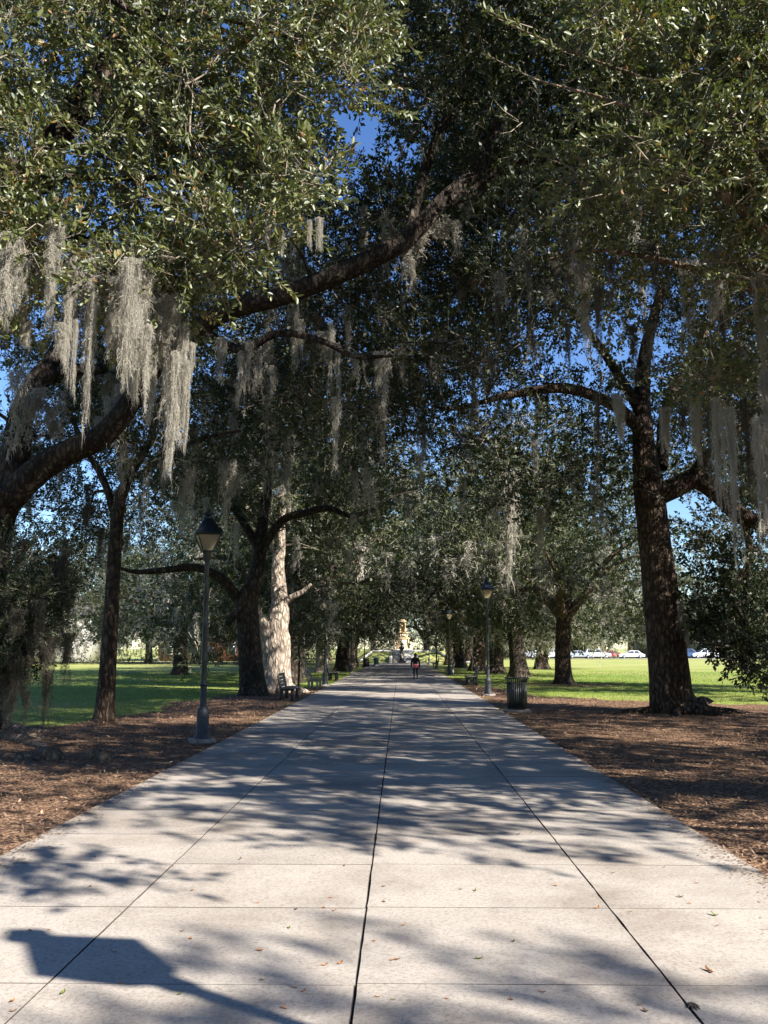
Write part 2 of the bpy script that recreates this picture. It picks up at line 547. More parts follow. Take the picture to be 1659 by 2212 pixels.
M['dead_leaf_c'] = simple('fallen_leaf_green', (0.16, 0.19, 0.04), 0.6, var=0.3, scale=30)

# ------------------------------------------------------------------ ground, path
PL, PR = -3.55, 2.96
JOINTS = [PL, -1.94, -0.25, 1.47, PR]


def sheet(name, pts, z, mat):
    me = bpy.data.meshes.new(name)
    me.from_pydata([(p[0], p[1], z) for p in pts], [], [list(range(len(pts)))])
    me.materials.append(mat)
    return tag(link(name, me), kind='structure')


sheet('lawn', [(-900, -300), (900, -300), (900, 2200), (-900, 2200)], 0.0, M['lawn'])


def wob(a, b, n, amp, seed):
    g = np.random.default_rng(seed)
    a = np.array(a, float); b = np.array(b, float)
    t = np.linspace(0, 1, n)[:, None]
    P = a + (b - a) * t
    d = (b - a) / np.linalg.norm(b - a); nn = np.array([-d[1], d[0]])
    w = sum(np.sin(t * k + g.uniform(0, 6.28)) * amp / (i + 1) for i, k in enumerate((9, 23, 51, 97)))
    w += g.normal(0, amp * .25, (n, 1))
    w[0] = w[-1] = 0
    return [tuple(p) for p in P + nn * w]


left_m = [(PL + .02, -12)] + [(PL + .02, 46)] + wob((PL - .6, 46), (-5.0, 41), 16, .3, 2)[0:] + wob((-7.2, 37), (-7.7, 26), 24, .35, 3) + wob((-8.2, 22.5), (-16, 20.5), 24, .35, 4) + [(-26, 19), (-26, -12)]
right_m = [(PR - .02, -12), (22, -12), (22, 27)] + wob((21, 29), (10.5, 32.0), 26, .35, 5) + wob((9.8, 32.6), (5.5, 36), 16, .35, 6) + wob((4.6, 40), (PR + .5, 58), 20, .3, 7) + [(PR - .02, 58)]
sheet('mulch_bed_left', left_m, 0.006, M['mulch'])
sheet('mulch_bed_right', right_m, 0.006, M['mulch'])
sheet('bare_soil_patch', [tuple(np.array([8.6, 48.6]) + np.array([2.6 * math.cos(t), 2.2 * math.sin(t)]) * (1 + .25 * math.sin(3 * t) + .12 * math.sin(7 * t))) for t in np.linspace(0, 6.28, 40)[:-1]], 0.005, M['mulch'])
sheet('path_bed', [(PL + .01, -12), (PR - .01, -12), (PR - .01, 118), (PL + .01, 118)], 0.010, M['joint'])
path = tag(empty('path', (0, 0, 0)), kind='structure')


def slab(x0, x1, y0, y1, gl, gr, seed):
    """one concrete slab with a slightly ragged outline and worn arrises"""
    g = np.random.default_rng(seed)
    n = 9
    gy = 0.003
    ys = np.linspace(y0 + gy, y1 - gy, n)
    jl = g.normal(0, gl * .22, n); jr = g.normal(0, gr * .22, n)
    L = np.stack([x0 + gl / 2 + jl, ys], 1); Rr = np.stack([x1 - gr / 2 + jr, ys], 1)
    xs = np.linspace(0, 1, 5)[1:-1]
    top = [(L[-1] * (1 - t) + Rr[-1] * t) + [0, g.normal(0, .0012)] for t in xs]
    bot = [(Rr[0] * (1 - t) + L[0] * t) + [0, g.normal(0, .0012)] for t in xs]
    ring = np.array(list(Rr) + list(top[::-1]) + list(L[::-1]) + list(bot[::-1]))
    c = ring.mean(0)
    zt = 0.032 + g.normal(0, .0012)
    inner = ring + (c - ring) / np.linalg.norm(c - ring, axis=1)[:, None] * .0035
    k = len(ring)
    V = np.vstack([np.c_[ring, np.full(k, 0.0)], np.c_[ring, np.full(k, zt - .003)], np.c_[inner, np.full(k, zt)]]) - [c[0], c[1], 0]
    me = bpy.data.meshes.new('slab')
    F = [[i, (i + 1) % k, k + (i + 1) % k, k + i] for i in range(k)] + [[k + i, k + (i + 1) % k, 2 * k + (i + 1) % k, 2 * k + i] for i in range(k)] + [list(range(2 * k, 3 * k))]
    me.from_pydata(V.tolist(), [], F)
    me.materials.append(M['concrete']); me.materials.append(M['joint'])
    for i in range(2 * k): me.polygons[i].material_index = 1
    link('slab', me, path, (c[0], c[1], 0))


rows = [-12, -6, -1.6, -0.2, 1.2, 2.6, 4.0, 5.38, 6.9, 8.23, 9.5]
while rows[-1] < 30: rows.append(rows[-1] + 1.4)
while rows[-1] < 110: rows.append(rows[-1] + 8.0)
rows.append(118)
gaps = [0.0, 0.005, 0.0105, 0.009, 0.0]
sd = 0
for i in range(len(rows) - 1):
    for k in range(4):
        sd += 1
        off = 0.03 * (1 if k > 1 else 0)
        slab(JOINTS[k], JOINTS[k + 1], rows[i] + off, rows[i + 1] + off, gaps[k], gaps[k + 1], sd)

# ------------------------------------------------------------------ leaves and crowns
def sprig_template(seed, nl, leaf, detailed, tri=False):
    """A twig with leaves, along +Z, about 0.32 m long. Returns V, quads, rnd, face-material."""
    g = np.random.default_rng(seed)
    V = []; F = []; R = []; MI = []
    L = 0.32
    bend = g.normal(0, .10, 2)
    def axis(t): return np.array([bend[0] * t * t, bend[1] * t * t, L * t])
    nv = 0
    for i in range(nl):
        t = 0.12 + 0.9 * (i + g.uniform(-.3, .3)) / nl
        t = min(t, 1.0)
        p = axis(t)
        az = i * 2.4 + g.normal(0, .4)
        tilt = g.uniform(.45, 1.15) if t < .9 else g.uniform(.1, .7)
        d = np.array([math.cos(az) * math.sin(tilt), math.sin(az) * math.sin(tilt), math.cos(tilt)])
        side = np.cross(d, g.normal(0, 1, 3)); side /= np.linalg.norm(side)
        nrm = np.cross(side, d)
        l = leaf * g.uniform(.5, 1.3); w = l * g.uniform(.19, .27)
        p = p + d * .008
        if detailed:
            fold = nrm * w * .35
            pts = [p, p + d * l * .33 + side * w + fold, p + d * l * .72 + side * w * .8 + fold, p + d * l - nrm * w * .3, p + d * l * .72 - side * w * .8 + fold, p + d * l * .33 - side * w + fold]
            V += pts
            F += [[nv, nv + 1, nv + 2, nv + 3], [nv, nv + 3, nv + 4, nv + 5]]
            r = g.uniform(); R += [r, r]; MI += [0, 0]; nv += 6
        elif tri:
            V += [p + d * l * .12 + side * w * 1.5, p + d * l, p + d * l * .3 - side * w * 1.5]
            F += [[nv, nv + 1, nv + 2, nv + 2]]; R.append(g.uniform()); MI.append(0); nv += 3
        else:
            pts = [p, p + d * l * .5 + side * w * 1.15, p + d * l, p + d * l * .5 - side * w * 1.15]
            V += pts; F += [[nv, nv + 1, nv + 2, nv + 3]]; R.append(g.uniform()); MI.append(0); nv += 4
    # twig: a thin two-blade strip
    w = .0042 if detailed else .005
    for s in ((np.array([1, 0, 0]), np.array([0, 1, 0])) if detailed else (np.array([.7, .7, 0]),)):
        a0, a1, a2 = axis(-.25), axis(.45), axis(1.0)
        V += [a0 - s * w, a0 + s * w, a1 + s * w * .8, a1 - s * w * .8, a2 + s * w * .4, a2 - s * w * .4]
        F += [[nv, nv + 1, nv + 2, nv + 3], [nv + 3, nv + 2, nv + 4, nv + 5]]
        R += [.5, .5]; MI += [1, 1]; nv += 6
    return np.array(V), np.array(F), np.array(R), np.array(MI)


SPR_NEAR = [sprig_template(100 + i, 18, .066, True) for i in range(6)]
SPR_MID = [sprig_template(200 + i, 16, .072, False) for i in range(6)]
SPR_FAR = [sprig_template(300 + i, 12, .095, False, True) for i in range(6)]


def scatter_sprigs(P, D, S, templates, g):
    """P positions, D directions, S scales -> V, F, rnd, midx"""
    n = len(P)
    D = D / (np.linalg.norm(D, axis=1)[:, None] + 1e-9)
    a = g.normal(0, 1, (n, 3))
    X = np.cross(D, a); X /= np.linalg.norm(X, axis=1)[:, None] + 1e-9
    Y = np.cross(D, X)
    which = g.integers(0, len(templates), n)
    Vs, Fs, Rs, Ms = [], [], [], []
    off = 0
    for k, (tv, tf, tr, tm) in enumerate(templates):
        ix = np.where(which == k)[0]
        if not len(ix): continue
        s = S[ix][:, None, None]
        W = (tv[None, :, 0:1] * X[ix][:, None, :] + tv[None, :, 1:2] * Y[ix][:, None, :] + tv[None, :, 2:3] * D[ix][:, None, :]) * s + P[ix][:, None, :]
        m = len(ix); nv = len(tv)
        Vs.append(W.reshape(-1, 3))
        Fs.append((tf[None] + (np.arange(m) * nv)[:, None, None] + off).reshape(-1, 4))
        base = g.normal(0, .10, (m, 1))
        Rs.append(np.clip(tr[None] + base, 0, 1).ravel() if True else None)
        Ms.append(np.tile(tm, m))
        off += m * nv
    return np.concatenate(Vs), np.concatenate(Fs), np.concatenate(Rs), np.concatenate(Ms)


def crown_mesh(name, clusters, templates, leafmat, off, seed, scale=1.0):
    """clusters: list of (center, radius vec, n sprigs)"""
    g = np.random.default_rng(seed)
    P = []; D = []
    for c, r, n in clusters:
        u = g.normal(0, 1, (n, 3)); u /= np.linalg.norm(u, axis=1)[:, None]
        rad = g.uniform(0, 1, (n, 1)) ** .45
        P.append(np.asarray(c) + u * rad * np.asarray(r))
        D.append(u * .9 + g.normal(0, .45, (n, 3)) + np.array([0, 0, .15]))
    P = np.concatenate(P); D = np.concatenate(D)
    S = g.uniform(.75, 1.25, len(P)) * scale
    V, F, R, MI = scatter_sprigs(P, D, S, templates, g)
    t = F[:, 3] == F[:, 2]
    o = np.concatenate([np.where(~t)[0], np.where(t)[0]])
    return mesh_np(name, V - np.asarray(off), [F[~t], F[t][:, :3]], [leafmat, M['twig']], MI[o], False, R[o])


def branch_net(mb, nodes, targets, g, r0=.06, n=5, rmin=.008, sag=.15, maxr=1.0):
    """join each target to the nearest node with a curved tapering branch; new branches become nodes too"""
    NP = np.array([p for p, r in nodes]); NR = np.array([r for p, r in nodes])
    T = np.array(targets)
    order = np.argsort([np.min(np.linalg.norm(NP - t, axis=1)) for t in T])
    for k in order:
        t = T[k]
        d = np.linalg.norm(NP - t, axis=1) + np.where(NP[:, 2] > t[2] + .3, .4, 0)
        i = int(np.argmin(d))
        a = NP[i]
        ln = np.linalg.norm(t - a)
        if ln < .15: continue
        r = min(r0, NR[i] * .75) * min(1.0, .45 + ln * .16) * maxr
        r = max(r, rmin * 1.6)
        j1 = g.normal(0, .13 * ln, 3); j2 = g.normal(0, .09 * ln, 3)
        P = [a, a + (t - a) * .3 + j1 * .7 + [0, 0, sag * ln * .3], a + (t - a) * .65 + j2 + [0, 0, sag * ln * .5], t]
        mb.tube(P, [r, r * .75, r * .5, max(rmin, r * .28)], n=min(n, 4) if r < .05 else n, sub=2, cap=False)
        Q, rr = catmull(P, [r, r * .75, r * .5, max(rmin, r * .28)], 3)
        NP = np.vstack([NP, Q[2:]]); NR = np.concatenate([NR, rr[2:]])


def env_clusters(center, radii, n, g, shell=.35, zmin=2.5, keep=None):
    out = []
    tries = 0
    while len(out) < n and tries < n * 60:
        tries += 1
        u = g.uniform(-1, 1, 3)
        q = np.linalg.norm(u)
        if q > 1 or q < shell: continue
        p = np.asarray(center) + u * np.asarray(radii)
        if p[2] < zmin: continue
        if keep is not None and not keep(p): continue
        out.append(p)
    return out


# ------------------------------------------------------------------ spanish moss
def moss_template(seed, threads, hairs, length=1.0, width=.14, hl=.055, hw=.0042, thin=1.0):
    """a beard of hanging moss: wandering threads of curled slivers, top at the origin, hanging to -length"""
    g = np.random.default_rng(seed)
    V = []; F = []; R = []
    nv = 0
    for t in range(threads):
        L = length * (1.0 if t == 0 else g.uniform(.16, 1.0) ** 1.25)
        o = g.normal(0, width * .55, 2)
        if t == 0: o *= .2
        sway = g.normal(0, .07, 2)
        ph = g.uniform(0, 6.28, 6)
        n = max(8, int(hairs * L / length * g.uniform(.6, 1.3)))
        thick = g.uniform(.008, .026) * thin
        u = np.sort(g.uniform(0, 1, n) ** 1.15)
        wx = .018 * np.sin(7 * u * L + ph[0]) + .009 * np.sin(23 * u * L + ph[3])
        wy = .018 * np.sin(8 * u * L + ph[1]) + .009 * np.sin(19 * u * L + ph[4])
        pull = o * (1 - .5 * u[:, None] ** .7) + sway * u[:, None] ** 1.5
        core = np.stack([pull[:, 0] + wx, pull[:, 1] + wy, -L * u], 1)
        taper = (1 - u) ** .6 * (.65 + .35 * np.sin(13 * u + ph[2])) + .10
        p = core + g.normal(0, 1, (n, 3)) * np.array([1, 1, .3]) * (thick * taper)[:, None]
        d = np.stack([g.normal(0, .8, n), g.normal(0, .8, n), -g.normal(.7, .7, n)], 1)
        d /= np.linalg.norm(d, axis=1)[:, None]
        lg = g.uniform(0, 1, n) < .3
        d[lg] = d[lg] * np.array([.35, .35, 0]) + np.array([0, 0, -1.25]); ln = hl * g.uniform(.4, 1.5, n)[:, None] * np.where(lg, 1.9, .75)[:, None]
        side = np.cross(d, g.normal(0, 1, (n, 3))); side /= np.linalg.norm(side, axis=1)[:, None]
        curl = g.normal(0, .75, (n, 3)) * ln * np.array([1, 1, .5])
        d = d * np.array([1, 1, .62])
        w = hw * g.uniform(.6, 1.4, n)[:, None]
        mid = p + d * ln * .5 + curl * .45; tip = p + d * ln + curl * .3
        q = np.stack([p - side * w, p + side * w, mid + side * w * .9, mid - side * w * .9, tip], 1)
        V.append(q.reshape(-1, 3))
        b5 = np.arange(n)[:, None] * 5 + nv; nv += n * 5
        F.append(b5 + np.array([0, 1, 2, 3])); F.append(b5 + np.array([3, 2, 4, 4]))
        r = np.clip(g.normal(.5, .22, n), 0, 1); R.append(r); R.append(r)
    return np.concatenate(V), np.concatenate(F), np.concatenate(R)


def split_faces(f, r):
    t = f[:, 2] == f[:, 3]
    t = f[:, 3] == f[:, 2]
    return [f[~t], f[t][:, :3]], np.concatenate([r[~t], r[t]])


MOSS_NEAR = []
for i in range(6):
    v, f, r = moss_template(500 + i, 15 + i % 3 * 4, 620, hl=.055, hw=.0024)
    MOSS_NEAR.append(mesh_np('spanish_moss', v, split_faces(f, r)[0], M['moss'], None, False, split_faces(f, r)[1]))
MOSS_NEAR_B = []
for i in range(4):
    v, f, r = moss_template(540 + i, 14, 420, hl=.055, hw=.0028)
    MOSS_NEAR_B.append(mesh_np('spanish_moss', v, split_faces(f, r)[0], M['moss_shaded'], None, False, split_faces(f, r)[1]))
MOSS_MID = []
for i in range(6):
    v, f, r = moss_template(560 + i, 11, 220, hl=.07, hw=.0055, width=.14)
    MOSS_MID.append(mesh_np('spanish_moss', v, split_faces(f, r)[0], M['moss'], None, False, split_faces(f, r)[1]))
MOSS_FAR_T = [moss_template(580 + i, 7, 34, hl=.12, hw=.012, width=.15) for i in range(5)]
MOSS_N = 0


def hang(tree, off, p, length, wide, kind='mid', g=RNG):
    """one beard of moss as a part of its tree"""
    pool = {'near': MOSS_NEAR, 'nearb': MOSS_NEAR_B, 'mid': MOSS_MID}[kind]
    me = pool[int(g.integers(0, len(pool)))]
    s = wide / .28
    return link('spanish_moss', me, tree, tuple(np.asarray(p) - np.asarray(off)), (0, 0, g.uniform(0, 6.28)), (s, s, length))


def moss_joined(name, pts, lens, wids, off, seed, mat=None):
    g = np.random.default_rng(seed)
    Vs, Fs, Rs = [], [], []; o = 0
    for p, L, w in zip(pts, lens, wids):
        v, f, r = MOSS_FAR_T[int(g.integers(0, len(MOSS_FAR_T)))]
        a = g.uniform(0, 6.28); s = w / .3
        W = np.stack([(v[:, 0] * math.cos(a) - v[:, 1] * math.sin(a)) * s, (v[:, 0] * math.sin(a) + v[:, 1] * math.cos(a)) * s, v[:, 2] * L], 1) + np.asarray(p) - np.asarray(off)
        Vs.append(W); Fs.append(f + o); Rs.append(r); o += len(v)
    ff, rr = split_faces(np.concatenate(Fs), np.concatenate(Rs))
    return mesh_np(name, np.concatenate(Vs), ff, mat or M['moss'], None, False, rr)


# ------------------------------------------------------------------ oaks
def px(pts, extra=None):
    """(x, y, depth, radius in pixels) -> points and radii in metres"""
    P = [at(x, y, Y) for x, y, Y, r in pts]
    R = [r * Y / FOC for x, y, Y, r in pts]
    return P, R


def nodes_of(P, R, sub=4):
    Q, r = catmull(P, R, sub)
    return list(zip(Q, r))


SKY_GAPS = [(800, 285, 84), (690, 255, 48), (900, 320, 40), (15, 850, 60), (10, 780, 40), (520, 690, 40), (750, 255, 52), (860, 130, 34)]


def in_gap(p, extra=0.0):
    x, y, w = proj(p)[0]
    for gx, gy, gr in SKY_GAPS:
        if (x - gx) ** 2 + (y - gy) ** 2 < (gr + extra) ** 2: return True
    return False


def lane(p):
    return p[0] > -4.2 and abs(p[1] - (40.9 - .738 * (p[0] + 5.3))) < 2.1


PROTECT = []          # limbs that show: (points in image, depth, half-width px)


def hides(p, rad):
    x, y, w = proj(p)[0]
    rp = rad * FOC / w
    for pts, dep, hw in PROTECT:
        d = np.min(np.hypot(pts[:, 0] - x, pts[:, 1] - y))
        if w < dep + .6 and d < hw + rp * .8: return True
    return False


def protect(P, R, hw=None):
    Q, r = catmull(P, R, 6)
    s = proj(Q)
    PROTECT.append((s[:, :2], float(s[:, 2].min()), hw if hw else float((r * FOC / s[:, 2]).mean())))


def oak(label, base, trunk, limbs, bark='bark', name='live_oak', flare=(0.5, .35, 5, 1.0), rough=.05, sides=36, sub=14):
    root = empty(name, (base[0], base[1], 0))
    tag(root, label, 'tree', 'live oaks along the path')
    off = np.array([base[0], base[1], 0.0])
    nodes = []
    P, R = trunk
    mb = MB(); mb.tube(P, R, n=sides, sub=sub, rough=rough, seed=int(abs(base[0] * 37 + base[1] * 11)) + 1, flare=flare)
    mb.obj('trunk', M[bark], root, off, True)
    nodes += nodes_of(P, R)[len(P):]
    for i, (P, R) in enumerate(limbs):
        mb = MB(); mb.tube(P, R, n=16 if R[0] > .12 else 10, sub=7, rough=rough * 1.1, seed=i * 17 + int(abs(base[1]) * 3))
        mb.obj('limb', M[bark], root, off, True)
        nodes += nodes_of(P, R)
    return root, off, nodes


def finish(root, off, nodes, clusters, templates, leafmat, seed, scale=1.0, bark='bark_dark', r0=.07, sides=5):
    g = np.random.default_rng(seed)
    mb = MB()
    branch_net(mb, nodes, [c for c, r, n in clusters], g, r0=r0, n=sides)
    b = mb.obj('branches', M[bark], root, off, True); tag(b, kind='stuff')
    cr = link('crown', crown_mesh('crown', clusters, templates, leafmat, off, seed + 1, scale), root)
    tag(cr, kind='stuff')
    return mb


def px_clusters(spec, nspr, depth_r=1.0):
    out = []
    for x, y, Y, r in spec:
        rr = r * Y / FOC
        out.append((at(x, y, Y), (rr, max(rr, depth_r * .8), rr * .85), nspr))
    return out


# ---- big left oak whose limb arches over the path
g1 = np.random.default_rng(11)
T1b = (-9.1, 20.3)
tr1 = ([np.array([-9.3, 20.3, -.1]), np.array([-9.15, 20.25, .9]), at(-38, 1380, 20), at(-30, 1250, 19.8), at(-16, 1130, 19.6), at(20, 1060, 19.5)], [.62, .5, .42, .41, .43, .38])
arch = px([(0, 1100, 19.6, 40), (60, 1035, 19.4, 36), (130, 985, 19.2, 33), (215, 945, 19, 30), (268, 890, 18.8, 28), (320, 810, 18.6, 27), (425, 712, 18.3, 27), (500, 668, 18, 26), (600, 642, 17.8, 25), (700, 605, 17.7, 26), (800, 560, 17.6, 27), (880, 515, 17.6, 25), (955, 435, 17.7, 21), (1030, 365, 18, 17), (1080, 270, 18.4, 12), (1160, 180, 19, 8)])
arch = (arch[0], [r * .86 for r in arch[1]])
arch2 = px([(955, 440, 17.7, 14), (1020, 415, 17.7, 12), (1080, 370, 17.6, 9), (1150, 345, 17.5, 7), (1220, 360, 17.3, 5), (1270, 400, 17.2, 3)])
arch3 = px([(425, 712, 18.3, 14), (480, 740, 18.2, 11), (530, 755, 18, 10), (600, 720, 17.8, 9), (690, 735, 17.6, 7), (770, 770, 17.5, 6), (850, 768, 17.4, 3)])
arch4 = px([(880, 515, 17.6, 12), (930, 330, 18.3, 12), (1000, 200, 19, 10), (1010, 90, 19.6, 7), (1000, 0, 20, 5)])
arch5 = px([(560, 655, 17.9, 13), (480, 610, 18.3, 10), (430, 560, 18.8, 8), (415, 480, 19.2, 6)])
left_up = px([(10, 1075, 19.6, 34), (35, 985, 19.8, 30), (45, 905, 20, 27), (75, 830, 20.3, 25), (115, 780, 20.6, 22), (150, 690, 21, 17), (160, 560, 21.4, 12), (200, 420, 22, 8)])
left_up2 = px([(75, 830, 20.3, 18), (150, 800, 20.6, 15), (230, 790, 21, 12), (270, 700, 21.4, 9), (350, 560, 22, 6)])
for a_, hw_ in ((arch, 22), (arch2, 5), (arch3, 6), (left_up, 20)):
    protect(a_[0], a_[1], hw_)
T1, off1, nod1 = oak('massive leaning oak at the left edge whose limb arches over the path', T1b, tr1, [arch, arch2, arch3, arch4, arch5, left_up, left_up2], 'bark_dark', flare=(.7, .4, 5, 0.6))  # darker bark carries the shade on the arching limb
droop1 = px([(-60, 1150, 18.6, 12), (-20, 1200, 18.2, 8), (40, 1290, 17.9, 5), (70, 1400, 17.6, 3)])
mbd = MB(); mbd.tube(droop1[0], droop1[1], n=8, sub=5); mbd.obj('limb', M['bark_dark'], T1, off1, True)
nod1 += nodes_of(*droop1)
cl1 = []
keep1 = lambda p: not in_gap(p, 12) and not hides(p, .55)
for p in env_clusters((-4.5, 20.5, 11.3), (9.5, 6.5, 5.6), 230, g1, .3, 6.0, keep1):
    cl1.append((p, (.78, .78, .55), 28))
for p in env_clusters((1.8, 19.2, 12.4), (5.6, 4.2, 4.6), 150, g1, .2, 7.4, keep1):
    cl1.append((p, (.76, .76, .55), 28))
dr1 = px_clusters([(20, 1200, 18.2, 60), (90, 1200, 20.2, 60), (180, 1130, 21, 60), (150, 1220, 20.5, 50), (30, 1280, 17.8, 50), (75, 1290, 17.9, 40), (-20, 1340, 17.6, 50), (35, 1350, 17.6, 38), (120, 1270, 18.5, 35), (70, 1360, 17.6, 26), (5, 1420, 17.5, 34), (40, 1430, 17.5, 24)], 120)
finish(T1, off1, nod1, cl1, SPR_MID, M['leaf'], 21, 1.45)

mbu = MB(); branch_net(mbu, nod1, [c[0] for c in dr1], g1, r0=.03, n=4)
tag(mbu.obj('branches', M['bark_dark'], T1, off1, True), kind='stuff')
tag(link('crown', crown_mesh('crown', dr1, SPR_MID, M['leaf'], off1, 25, .95), T1), kind='stuff')
for c, r, n_ in dr1:
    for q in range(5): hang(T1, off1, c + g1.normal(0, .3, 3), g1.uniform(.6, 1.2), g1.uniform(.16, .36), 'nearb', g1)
up1 = [(p, (.95, .95, .6), 20) for p in env_clusters((-.5, 20.5, 17.0), (10.5, 6.8, 2.8), 150, g1, .0, 14, lambda p: not in_gap(p, 25))]  # upper foliage layer added to block sun and sky
mbu = MB(); branch_net(mbu, nod1, [c[0] for c in up1], g1, r0=.09, n=4)
tag(mbu.obj('branches', M['bark_dark'], T1, off1, True), kind='stuff')
tag(link('crown', crown_mesh('crown', up1, SPR_FAR, M['leaf'], off1, 23, 2.0), T1), kind='stuff')

# roots of the big left oak
for i, (pts, r) in enumerate([([(-20, 1570), (40, 1590), (90, 1598), (150, 1604)], .16), ([(-10, 1590), (50, 1612), (100, 1625), (128, 1630)], .15), ([(0, 1560), (60, 1578), (120, 1588), (190, 1600)], .10), ([(-40, 1620), (0, 1632), (45, 1640), (70, 1652)], .15)]):
    P = [ground(x, y) + np.array([g1.normal(0, .12), g1.normal(0, .1), r * (.1 - .35 * k / 3)]) for k, (x, y) in enumerate(pts)]
    mb = MB(); mb.tube(P, [r, r * .8, r * .62, r * .2], n=14, sub=8, rough=.3, seed=i + 3)
    mb.obj('root', M['bark_tan'], T1, off1, True)
for (x, y, s, lab) in ((115, 1640, .17, 'grey root knob poking out of the mulch nearest the left frame edge'), (215, 1642, .17, 'grey root knob poking out of the mulch between big oak and path'), (500, 1622, .0, '')):
    if s == 0: continue
    q = ground(x, y)
    mb = MB(); mb.tube([q + np.array([-s, .05, -.06]), q + np.array([-s * .3, 0, .06]), q + np.array([s * .4, -.02, .05]), q + np.array([s * 1.1, .03, -.08])], [s * .5, s * .7, s * .62, s * .3], n=12, sub=5, rough=.2, seed=int(x))
    o = mb.obj('root_knob', M['bark_tan'], None, (q[0], q[1], 0), True); o.location = (q[0], q[1], 0)
    tag(o, lab, 'root')

# ---- slim left oak
T2b = (-7.5, 23.9)
tr2 = ([np.array([-7.55, 23.9, -.1])] + px([(226, 1540, 23.9, 22), (232, 1450, 23.9, 18), (241, 1320, 23.9, 15.5), (250, 1160, 24, 14), (262, 1070, 24.2, 12), (295, 1000, 24.4, 10), (330, 940, 24.6, 8), (350, 850, 24.8, 5)])[0], [.29, .25, .21, .185, .17, .145, .12, .1, .06])
lim2 = [px([(252, 1130, 24, 9), (225, 1040, 24.6, 8), (180, 960, 25.2, 6), (140, 860, 26, 4)]), px([(275, 1040, 24.3, 7), (360, 990, 24, 6), (430, 950, 24, 4), (520, 930, 24, 3)])]
protect(*tr2, 13)
T2, off2, nod2 = oak('slim dark oak with a single bent trunk behind the left lamp post', T2b, tr2, lim2, 'bark', flare=(.3, .18, 4, .3), sides=24)
g2 = np.random.default_rng(12)
cl2 = [(p, (.8, .8, .6), 22) for p in env_clusters((-7.5, 25.8, 10.0), (5.5, 4.5, 4.8), 120, g2, .25, 6.2, lambda p: not in_gap(p, 8) and not hides(p, .45))]
cl2 += [(p, (.9, .9, .65), 24) for p in env_clusters((-12.5, 27.5, 7.6), (6.5, 4.0, 4.0), 105, g2, .0, 4.3, lambda p: not in_gap(p, 4) and not hides(p, .5))]
finish(T2, off2, nod2, cl2, SPR_MID, M['leaf'], 31, 1.4)

# ---- big right oak
T8b = (7.9, 27.5)
tr8 = ([np.array([8.0, 27.5, -.1])] + px([(1453, 1515, 27.5, 46), (1446, 1450, 27.5, 43), (1432, 1320, 27.5, 39), (1415, 1180, 27.5, 35), (1402, 1060, 27.5, 33), (1391, 960, 27.6, 24), (1386, 880, 27.8, 20), (1395, 760, 28.2, 15), (1430, 620, 28.8, 10)])[0], [.68, .61, .56, .52, .475, .45, .33, .27, .2, .13])
lim8 = [px([(1408, 1075, 27.5, 24), (1455, 1055, 27.3, 23), (1500, 1035, 27.2, 22), (1545, 1062, 27, 20), (1590, 1105, 26.8, 19), (1650, 1130, 26.6, 17), (1740, 1120, 26.5, 14), (1830, 1080, 26.4, 9)]),
        px([(1490, 1040, 27.2, 16), (1525, 990, 27, 13), (1570, 945, 26.8, 11), (1630, 900, 26.6, 9), (1700, 800, 26.4, 6)]),
        px([(1425, 1010, 27.6, 17), (1432, 960, 27.8, 15), (1440, 880, 28.2, 12), (1500, 760, 28.8, 9), (1570, 640, 29.4, 5)]),
        px([(1388, 935, 27.6, 14), (1340, 885, 27.2, 13), (1270, 850, 26.8, 12), (1210, 838, 26.5, 11.5), (1150, 845, 26.2, 10), (1090, 855, 26, 8), (1030, 872, 25.8, 6), (985, 883, 25.7, 5), (935, 878, 25.6, 2.5)]),
        px([(1390, 900, 27.7, 13), (1330, 800, 28, 10), (1260, 700, 28.4, 8), (1180, 600, 28.8, 5)]),
        px([(1600, 1110, 26.8, 9), (1620, 1200, 26.4, 6), (1585, 1280, 26.2, 5), (1610, 1350, 26, 3)])]
for a_, hw_ in ((tr8, 30), (lim8[0], 18), (lim8[3], 8), (lim8[1], 9)):
    protect(a_[0], a_[1], hw_)
T8, off8, nod8 = oak('stout dark oak trunk on the right with mulch around its flared base', T8b, tr8, lim8, 'bark', flare=(.62, .3, 6, 2.0), rough=.045, sides=44)
g8 = np.random.default_rng(18)
keep8 = lambda p: not in_gap(p, 8) and not hides(p, .55) and not lane(p)
cl8 = [(p, (.9, .9, .62), 30) for p in env_clusters((7.2, 27.8, 11.3), (10.0, 8.0, 6.0), 340, g8, .3, 5.8, keep8)]
cl8 += [(p, (.9, .9, .6), 28) for p in env_clusters((11, 19.5, 9.0), (5.5, 5.0, 4.0), 85, g8, .0, 5.6, keep8)]
cl8 += px_clusters([(1545, 1290, 27, 55), (1600, 1330, 26.6, 55), (1640, 1400, 26.4, 60), (1590, 1385, 26.2, 45), (1560, 1370, 26.6, 35), (1650, 1320, 26.6, 60), (1620, 1250, 26.8, 60), (1540, 1210, 27.4, 50), (1640, 1190, 26.8, 60), (1620, 1420, 26.1, 38), (1545, 1140, 28.5, 50), (1700, 1400, 26.4, 60), (1520, 1330, 27, 30), (1650, 1440, 26, 34)], 75)
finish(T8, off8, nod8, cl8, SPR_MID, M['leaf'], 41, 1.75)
up8 = [(p, (.95, .95, .6), 20) for p in env_clusters((9, 26.5, 17.2), (10.5, 8.8, 3.0), 185, g8, .0, 14, keep8)]  # high foliage layer added to keep sun off the middle canopy
mbu = MB(); branch_net(mbu, nod8, [c[0] for c in up8], g8, r0=.09, n=4)
tag(mbu.obj('branches', M['bark_dark'], T8, off8, True), kind='stuff')
tag(link('crown', crown_mesh('crown', up8, SPR_FAR, M['leaf'], off8, 43, 2.3), T8), kind='stuff')
